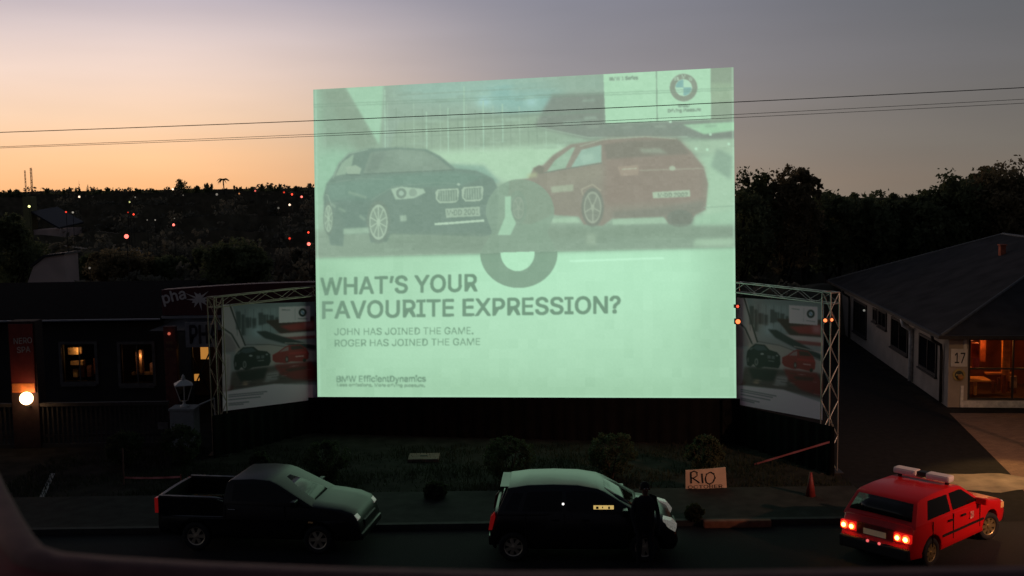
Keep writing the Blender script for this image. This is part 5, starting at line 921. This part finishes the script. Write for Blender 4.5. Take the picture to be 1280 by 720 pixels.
MB().ball((-.40+.0, -yf(1.16)-.01, 1.16), .024, 6).build('window_glint', glow('white_dot', (1, .95, .9), 1.6), v, True)  # white glint on the side glass, added as a glowing bead
for i, wm in enumerate((.05, .02, .035)): MB().box(.25+.12*i, -yf(1.08)-.02, 1.07+.015*(i % 2), .25+.12*i+wm, -yf(1.08)-.013, 1.118).build('reflected_sign_mark', mat('reflected_sign_mark_dark', (.05, .04, .02), .6), v)
# --- pickup
sp = dict(w=1.70, xf=2.2, xr=-2.15, half=2.2, zb=.28, wheels=(-1.32, 1.30), ra=.36, rw=.30, belt=1.02, roofz=1.50, paint=paintk('pickup_paint', (.007, .007, .008)), rim=silver, spokes=6, tumble=.78,
 upper=[(-2.14, .34), (-2.18, .5), (-2.17, 1.10), (-2.13, 1.13), (-2.05, 1.13), (-2.04, .72), (-.72, .72), (-.70, 1.04), (1.05, 1.02), (1.45, .98), (1.80, .93), (2.03, .85), (2.12, .74), (2.17, .58), (2.2, .42), (2.12, .28)],
 cabin=[(-.72, .96), (-.72, 1.05), (-.66, 1.42), (-.58, 1.48), (-.1, 1.505), (.25, 1.48), (.42, 1.42), (1.22, .99), (1.26, .94)],
 windows=[[(-.52, 1.07), (.95, 1.05), (.5, 1.32), (.32, 1.40), (-.50, 1.40)]], screen=[(.42, 1.39), (.78, 1.20), (1.14, 1.01)], rear=[(-.715, 1.08), (-.68, 1.38)])
v, Wd, wfn, yf = vehicle('pickup_truck', 'small black pickup truck with open load bed parked on the left', 'pickup', by_wheel(247, 687, -1.32, -.76, R(-8)), R(-8), sp)
PK = MATS['pickup_paint']; PK.node_tree.nodes['Principled BSDF'].inputs['Coat Weight'].default_value = .0; PK.node_tree.nodes['Principled BSDF'].inputs['Specular IOR Level'].default_value = .4
for s_ in (-1, 1):
    arch = [(-1.32+.36*math.cos(t), .30+.36*math.sin(t)) for t in np.linspace(0, PI, 12)]
    y0_, y1_ = Wd-.09, Wd*.965
    MB().prism([(-2.12, .74), (-.70, .74), (-.70, 1.05), (-.9, 1.11), (-2.12, 1.12)], y0_, y1_, lambda u, vv, w: (u, s_*w, vv)).build('bed_side', PK, v, bevel=.012)
    MB().tube([(-2.1, s_*(Wd-.06), 1.14), (-.95, s_*(Wd-.06), 1.13), (-.72, s_*(Wd-.08), 1.10)], .022, 8).build('bed_rail', mat('rail_steel', (.3, .3, .3), .35, metal=.8), v, True)
    tl_ = MB().box(-2.19, min(s_*.70, s_*.835), .78, -2.12, max(s_*.70, s_*.835), 1.10).build('tail_light', tdk2, v, bevel=.012)
    MB().prism([(1.93, .69), (2.12, .64), (2.14, .73), (2.06, .82), (1.95, .81)], Wd*.62, Wd*.86, lambda u, vv, w: (u-.02*(w/Wd-.7), s_*w, vv)).build('headlight', hl_, v, bevel=.015)
seam(v, (-.66, .62), .42, 1.0, Wd, wfn, blackpl); handle(v, -.5, .90, Wd*.99, chrome); mirror(v, .86, 1.04, Wd, PK); MB().box(2.14, -.42, .46, 2.2, .42, .64).build('grille', blackpl, v, bevel=.015); MB().box(2.1, -.75, .3, 2.24, .75, .44).build('front_bumper', PK, v, bevel=.04)
for s_ in (-1, 1): MB().box(1.12, min(s_*(Wd*.93), s_*(Wd+.004)), .66, 1.22, max(s_*(Wd*.93), s_*(Wd+.004)), .69).build('indicator', mat('indicator_amber', (.9, .5, .2), .2, noise=0), v)

# ------------------------------------------------------------------ person
def person(loc, rz):
    o = thing('person', 'person in dark clothing standing beside the bonnet of the black hatchback', 'person', loc, rz)
    J = []; E = []; Rr = []
    def j(p, r, par=None):
        J.append(p); Rr.append(r); i = len(J)-1
        if par is not None: E.append((par, i))
        return i
    pel = j((0, 0, .95), (.15, .11)); wa = j((0, 0, 1.10), (.135, .10), pel); ch = j((.01, 0, 1.30), (.16, .115), wa); sh = j((0, 0, 1.43), (.13, .09), ch); nk = j((.01, 0, 1.50), (.055, .055), sh); hd0 = j((.015, 0, 1.57), (.06, .065), nk); hd1 = j((.02, 0, 1.64), (.08, .095), hd0); hd2 = j((.015, 0, 1.71), (.072, .085), hd1)
    for s_ in (-1, 1):
        hip = j((0, s_*.10, .88), (.095, .095), pel); kn = j((.03, s_*.12, .50), (.065, .065), hip); an = j((0, s_*.13, .10), (.045, .045), kn); ft = j((.05, s_*.14, .045), (.045, .04), an); j((.19, s_*.16, .035), (.04, .03), ft)
        so_ = j((0, s_*.19, 1.42), (.062, .062), sh); el = j((.02, s_*.26, 1.14), (.045, .045), so_); wr_ = j((.14, s_*.24, .92), (.028, .028), el); pa = j((.18, s_*.235, .86), (.03, .022), wr_)
        for f_, (dx, dy, l_) in enumerate(((.028, 0, .062), (.012, 0, .072), (-.004, 0, .067), (-.018, 0, .052))):
            k1 = j((.19+dx, s_*.232, .815), (.0095, .0095), pa); k2 = j((.195+dx, s_*.225, .815-l_*.55), (.0085, .0085), k1); j((.19+dx, s_*.215, .815-l_), (.007, .007), k2)
        t1_ = j((.215, s_*.215, .855), (.011, .011), pa); j((.235, s_*.205, .825), (.009, .009), t1_)
    me = bpy.data.meshes.new('body'); me.from_pydata(J, E, []); b = bpy.data.objects.new('body', me); COL.objects.link(b); b.parent = o
    md = b.modifiers.new('skin', 'SKIN'); md.use_smooth_shade = True
    for i, r_ in enumerate(Rr): me.skin_vertices[0].data[i].radius = r_; me.skin_vertices[0].data[i].use_root = (i == 0)
    sb = b.modifiers.new('sub', 'SUBSURF'); sb.levels = 1; sb.render_levels = 1
    cm = bpy.data.materials.new('dark_clothes_and_skin'); cm.use_nodes = True; n = cm.node_tree.nodes; k = cm.node_tree.links; tcn = n.new('ShaderNodeTexCoord'); spn = n.new('ShaderNodeSeparateXYZ'); k.new(tcn.outputs['Object'], spn.inputs[0])
    r1 = n.new('ShaderNodeValToRGB'); r1.color_ramp.interpolation = 'CONSTANT'; el = r1.color_ramp.elements; el[0].position = 0; el[0].color = (.01, .01, .012, 1); el[1].position = .83; el[1].color = (.16, .09, .06, 1)
    mm = n.new('ShaderNodeMath'); mm.operation = 'DIVIDE'; mm.inputs[1].default_value = 1.8; k.new(spn.outputs[2], mm.inputs[0]); k.new(mm.outputs[0], r1.inputs[0]); k.new(r1.outputs[0], n['Principled BSDF'].inputs['Base Color']); n['Principled BSDF'].inputs['Roughness'].default_value = .9; me.materials.append(cm)
    skin = mat('skin_brown', (.16, .09, .06), .6, noise=.05)
    MB().lathe([(max(1e-4, .094*math.sin(PI*i/12)), .10*-math.cos(PI*i/12)) for i in range(4, 13)], 18, (0, 0, 1.675)).build('hair', mat('hair_black', (.006, .005, .005), .9), o, True)
    MB().add([(.10, -.012, 1.615), (.10, .012, 1.615), (.128, 0, 1.618), (.098, 0, 1.66)], [(0,1,2),(0,2,3),(1,3,2),(0,3,1)]).build('nose', skin, o)
    for s_ in (-1, 1): MB().ball((.094, s_*.032, 1.655), .011, 6).build('eye', mat('eye_white', (.5, .5, .5), .3, noise=0), o, True); MB().ball((.01, s_*.088, 1.63), .022, 6, 1.4).build('ear', skin, o, True)
    MB().box(.09, -.025, 1.575, .104, .025, 1.583).build('mouth', mat('lips', (.12, .04, .04), .6), o, bevel=.002)
    jk = MB(); jk.lathe([(.17, .84), (.185, .95), (.165, 1.1), (.19, 1.28), (.19, 1.38), (.12, 1.455), (.065, 1.50)], 20); jk_o = jk.build('jacket', mat('jacket_black', (.008, .008, .009), .95), o, True); jk_o.scale = (.78, 1.12, 1)
    return o
pz = atZ(806, 714); person((pz.x, pz.y, .004), R(-80))

# ------------------------------------------------------------------ small things
def carton():
    D_ = 25.9; a_ = atY(857, 612, D_); b_ = atY(907, 585, D_); o = thing('cardboard_sign', 'hand lettered cardboard sign reading RIO fixed on stakes in the verge', 'sign', (0, 0, 0)); cx = (a_.x+b_.x)/2
    cbm = mat('pale_cardboard', (.62, .46, .33), .9, noise=.12, nscale=5)
    z0 = atY(880, 611.5, D_).z; MB().add([(a_.x, D_, z0), (b_.x+.03, D_, z0+.03), (b_.x, D_, b_.z+.02), (cx, D_, b_.z-.02), (a_.x+.0, D_, b_.z-.04), (a_.x, D_+.02, z0), (b_.x+.03, D_+.02, z0+.03), (b_.x, D_+.02, b_.z+.02), (cx, D_+.02, b_.z-.02), (a_.x, D_+.02, b_.z-.04)], [(0,1,2,3,4), (9,8,7,6,5), (0,5,6,1), (1,6,7,2), (2,7,8,3), (3,8,9,4), (4,9,5,0)]).build('board', cbm, o)
    ik = mat('marker_black', (.015, .01, .01), .8, noise=0); W1 = 1/F*D_; rm = MB()
    def st_(pts, r=.014): rm.tube([(atY(px, py, D_).x, D_-.008, atY(px, py, D_).z) for px, py in pts], r, 5)
    st_([(864.3, 604), (863.7, 590)], .017); st_([(863.7, 590.5), (867.5, 588.7), (871.5, 590.5), (871.5, 594.5), (868, 597), (865, 597.5)]); st_([(866, 597.5), (870, 600), (874.3, 603.3)]); st_([(877.5, 592), (878.6, 603.5)], .017)
    st_([(887, 590.5), (883.5, 592.5), (881.8, 598), (883, 603), (887, 605), (891.5, 602.5), (894, 597), (892.5, 592), (887.5, 590)]); rm.build('lettering', ik, o)
    zl = atY(880, 611.2, D_).z; 
    text_obj('lettering', 'OCTOBER', ik, o, (atY(860, 611, D_).x, D_, zl+.01), (1, 0, .02), (0, 0, 1), 44*W1, .08, .01, depth=.006)
    MB().box(a_.x+.1, D_+.025, .1, a_.x+.14, D_+.055, b_.z-.1).build('stake', bark, o); MB().box(b_.x-.14, D_+.025, .1, b_.x-.1, D_+.055, b_.z-.1).build('stake', bark, o)
carton()
p = atZ(1013, 626); o = thing('traffic_cone', 'slim dark red traffic cone on the pavement in front of the right banner', 'cone', (p.x, p.y, .008)); MB().lathe([(.0, .68), (.03, .67), (.13, .05), (.0, .05)], 20).build('cone', mat('cone_red', (.14, .012, .010), .6), o, True); MB().box(-.17, -.17, 0, .17, .17, .05).build('base', rubber, o, bevel=.01)
tape = mat('barrier_tape_print', (.55, .16, .16), .6, noise=.0)
def tape_band(name, label, A, B, w_, sag, posts):
    o = thing(name, label, 'tape', (0, 0, 0)); vs = []; n = 24
    for i in range(n+1):
        t = i/n; p = A.lerp(B, t); p.z -= sag*4*t*(1-t); tw = .4*math.sin(i*.8); vs += [(p.x, p.y-.0-w_*.3*tw, p.z+w_/2), (p.x, p.y+w_*.3*tw, p.z-w_/2), (p.x, p.y+.003-w_*.3*tw, p.z+w_/2), (p.x, p.y+.003+w_*.3*tw, p.z-w_/2)]
    b_ = MB().add(vs, [(i*4, i*4+1, i*4+5, i*4+4) for i in range(n)]+[(i*4+2, i*4+6, i*4+7, i*4+3) for i in range(n)]).build('tape', tape, o)
    for P in posts: MB().tube([(P.x, P.y, 0), (P.x, P.y, P.z+.06)], .015, 6).build('post', mat('post_red', (.25, .04, .03), .6), o)
A = atY(943, 580.5, 28.4); B = atY(1037, 552.5, 27.0); tape_band('barrier_tape', 'red and white barrier tape sloping across the black skirt under the right banner', A, B, .05, .0, [])
A = atY(155, 597, 27.6); B = atY(226, 596, 26.6); tape_band('barrier_tape', 'faint red barrier tape on stakes behind the tail of the pickup', A, B, .05, .02, [A, B])
p = atZ(155, 606); tag(MB().tube([(p.x, p.y, 0), (p.x+.01, p.y, .95)], .02, 6).build('wooden_stake', mat('stake_red_brown', (.14, .06, .05), .8)), 'reddish upright stake beside the tape left of the pickup', 'stake')
p = atZ(530, 574); o = thing('manhole_slab', 'low brown slab lying on the verge in front of the skirt', 'slab', (p.x, p.y, 0)); MB().box(-.42, -.35, 0, .42, .35, .09).build('slab', mat('brown_slab', (.14, .09, .07), .9), o, bevel=.015); MB().box(-.1, -.02, .09, .1, .02, .11).build('grip', blackpl, o)
a_ = atZ(884, 668); b_ = atZ(968, 664); o = thing('kerb_block', 'low kerb block with red light in its colour right of the black hatchback', 'kerb block', (0, 0, 0)); MB().box(a_.x, KY-.18, 0, b_.x, KY-.01, .16).build('block', mat('red_lit_block', (.22, .09, .05), .9, noise=.3), o, bevel=.03)  # reddish light on the kerb put into the block's colour
# ------------------------------------------------------------------ balcony parapet in the foreground
bp = thing('balcony_parapet', 'blurred dark red balcony parapet with brown coping curving along the bottom edge', 'parapet', (0, 0, 0)); zp_ = CAMZ-.42
path = [atZ(px, py, zp_) for px, py in ((-60, 470), (-20, 545), (8, 604), (28, 640), (44, 664), (60, 681), (85, 688.5), (140, 693), (260, 700), (420, 706), (640, 711.5), (860, 711), (1080, 708), (1300, 705), (1500, 703))]
vs = []; vr = []
for i, p in enumerate(path):
    t = (path[min(i+1, len(path)-1)]-path[max(i-1, 0)]); t.z = 0; t.normalize(); n_ = Vector((t.y, -t.x, 0))   # toward camera/right-hand side
    for off, dz in ((.004, -.35), (0, -.008), (.006, 0), (.032, 0), (.04, -.01), (.04, -.02)): q_ = p+n_*off; vs.append((q_.x, q_.y, q_.z+dz))
    for off, dz in ((.037, -.012), (.06, -.02), (.2, -.10), (.24, -.6)): q_ = p+n_*off; vr.append((q_.x, q_.y, q_.z+dz))
m_ = len(path); MB().add(vs, [(i*6+j, (i+1)*6+j, (i+1)*6+j+1, i*6+j+1) for i in range(m_-1) for j in range(5)]).build('coping', mat('coping_brown', (.17, .075, .065), .8, noise=.2, nscale=30), bp, True)
MB().add(vr, [(i*4+j, (i+1)*4+j, (i+1)*4+j+1, i*4+j+1) for i in range(m_-1) for j in range(3)]).build('inner_face', mat('parapet_red', (.16, .012, .012), .8, noise=.2, nscale=20), bp, True)

# ------------------------------------------------------------------ render settings
S.view_settings.view_transform = 'Standard'; S.view_settings.look = 'None'; S.view_settings.exposure = 0; S.view_settings.gamma = 1
S.render.engine = 'CYCLES'; S.cycles.use_denoising = True; S.cycles.max_bounces = 8; S.cycles.diffuse_bounces = 4; S.cycles.glossy_bounces = 3; S.cycles.transparent_max_bounces = 8; S.cycles.sample_clamp_indirect = 3
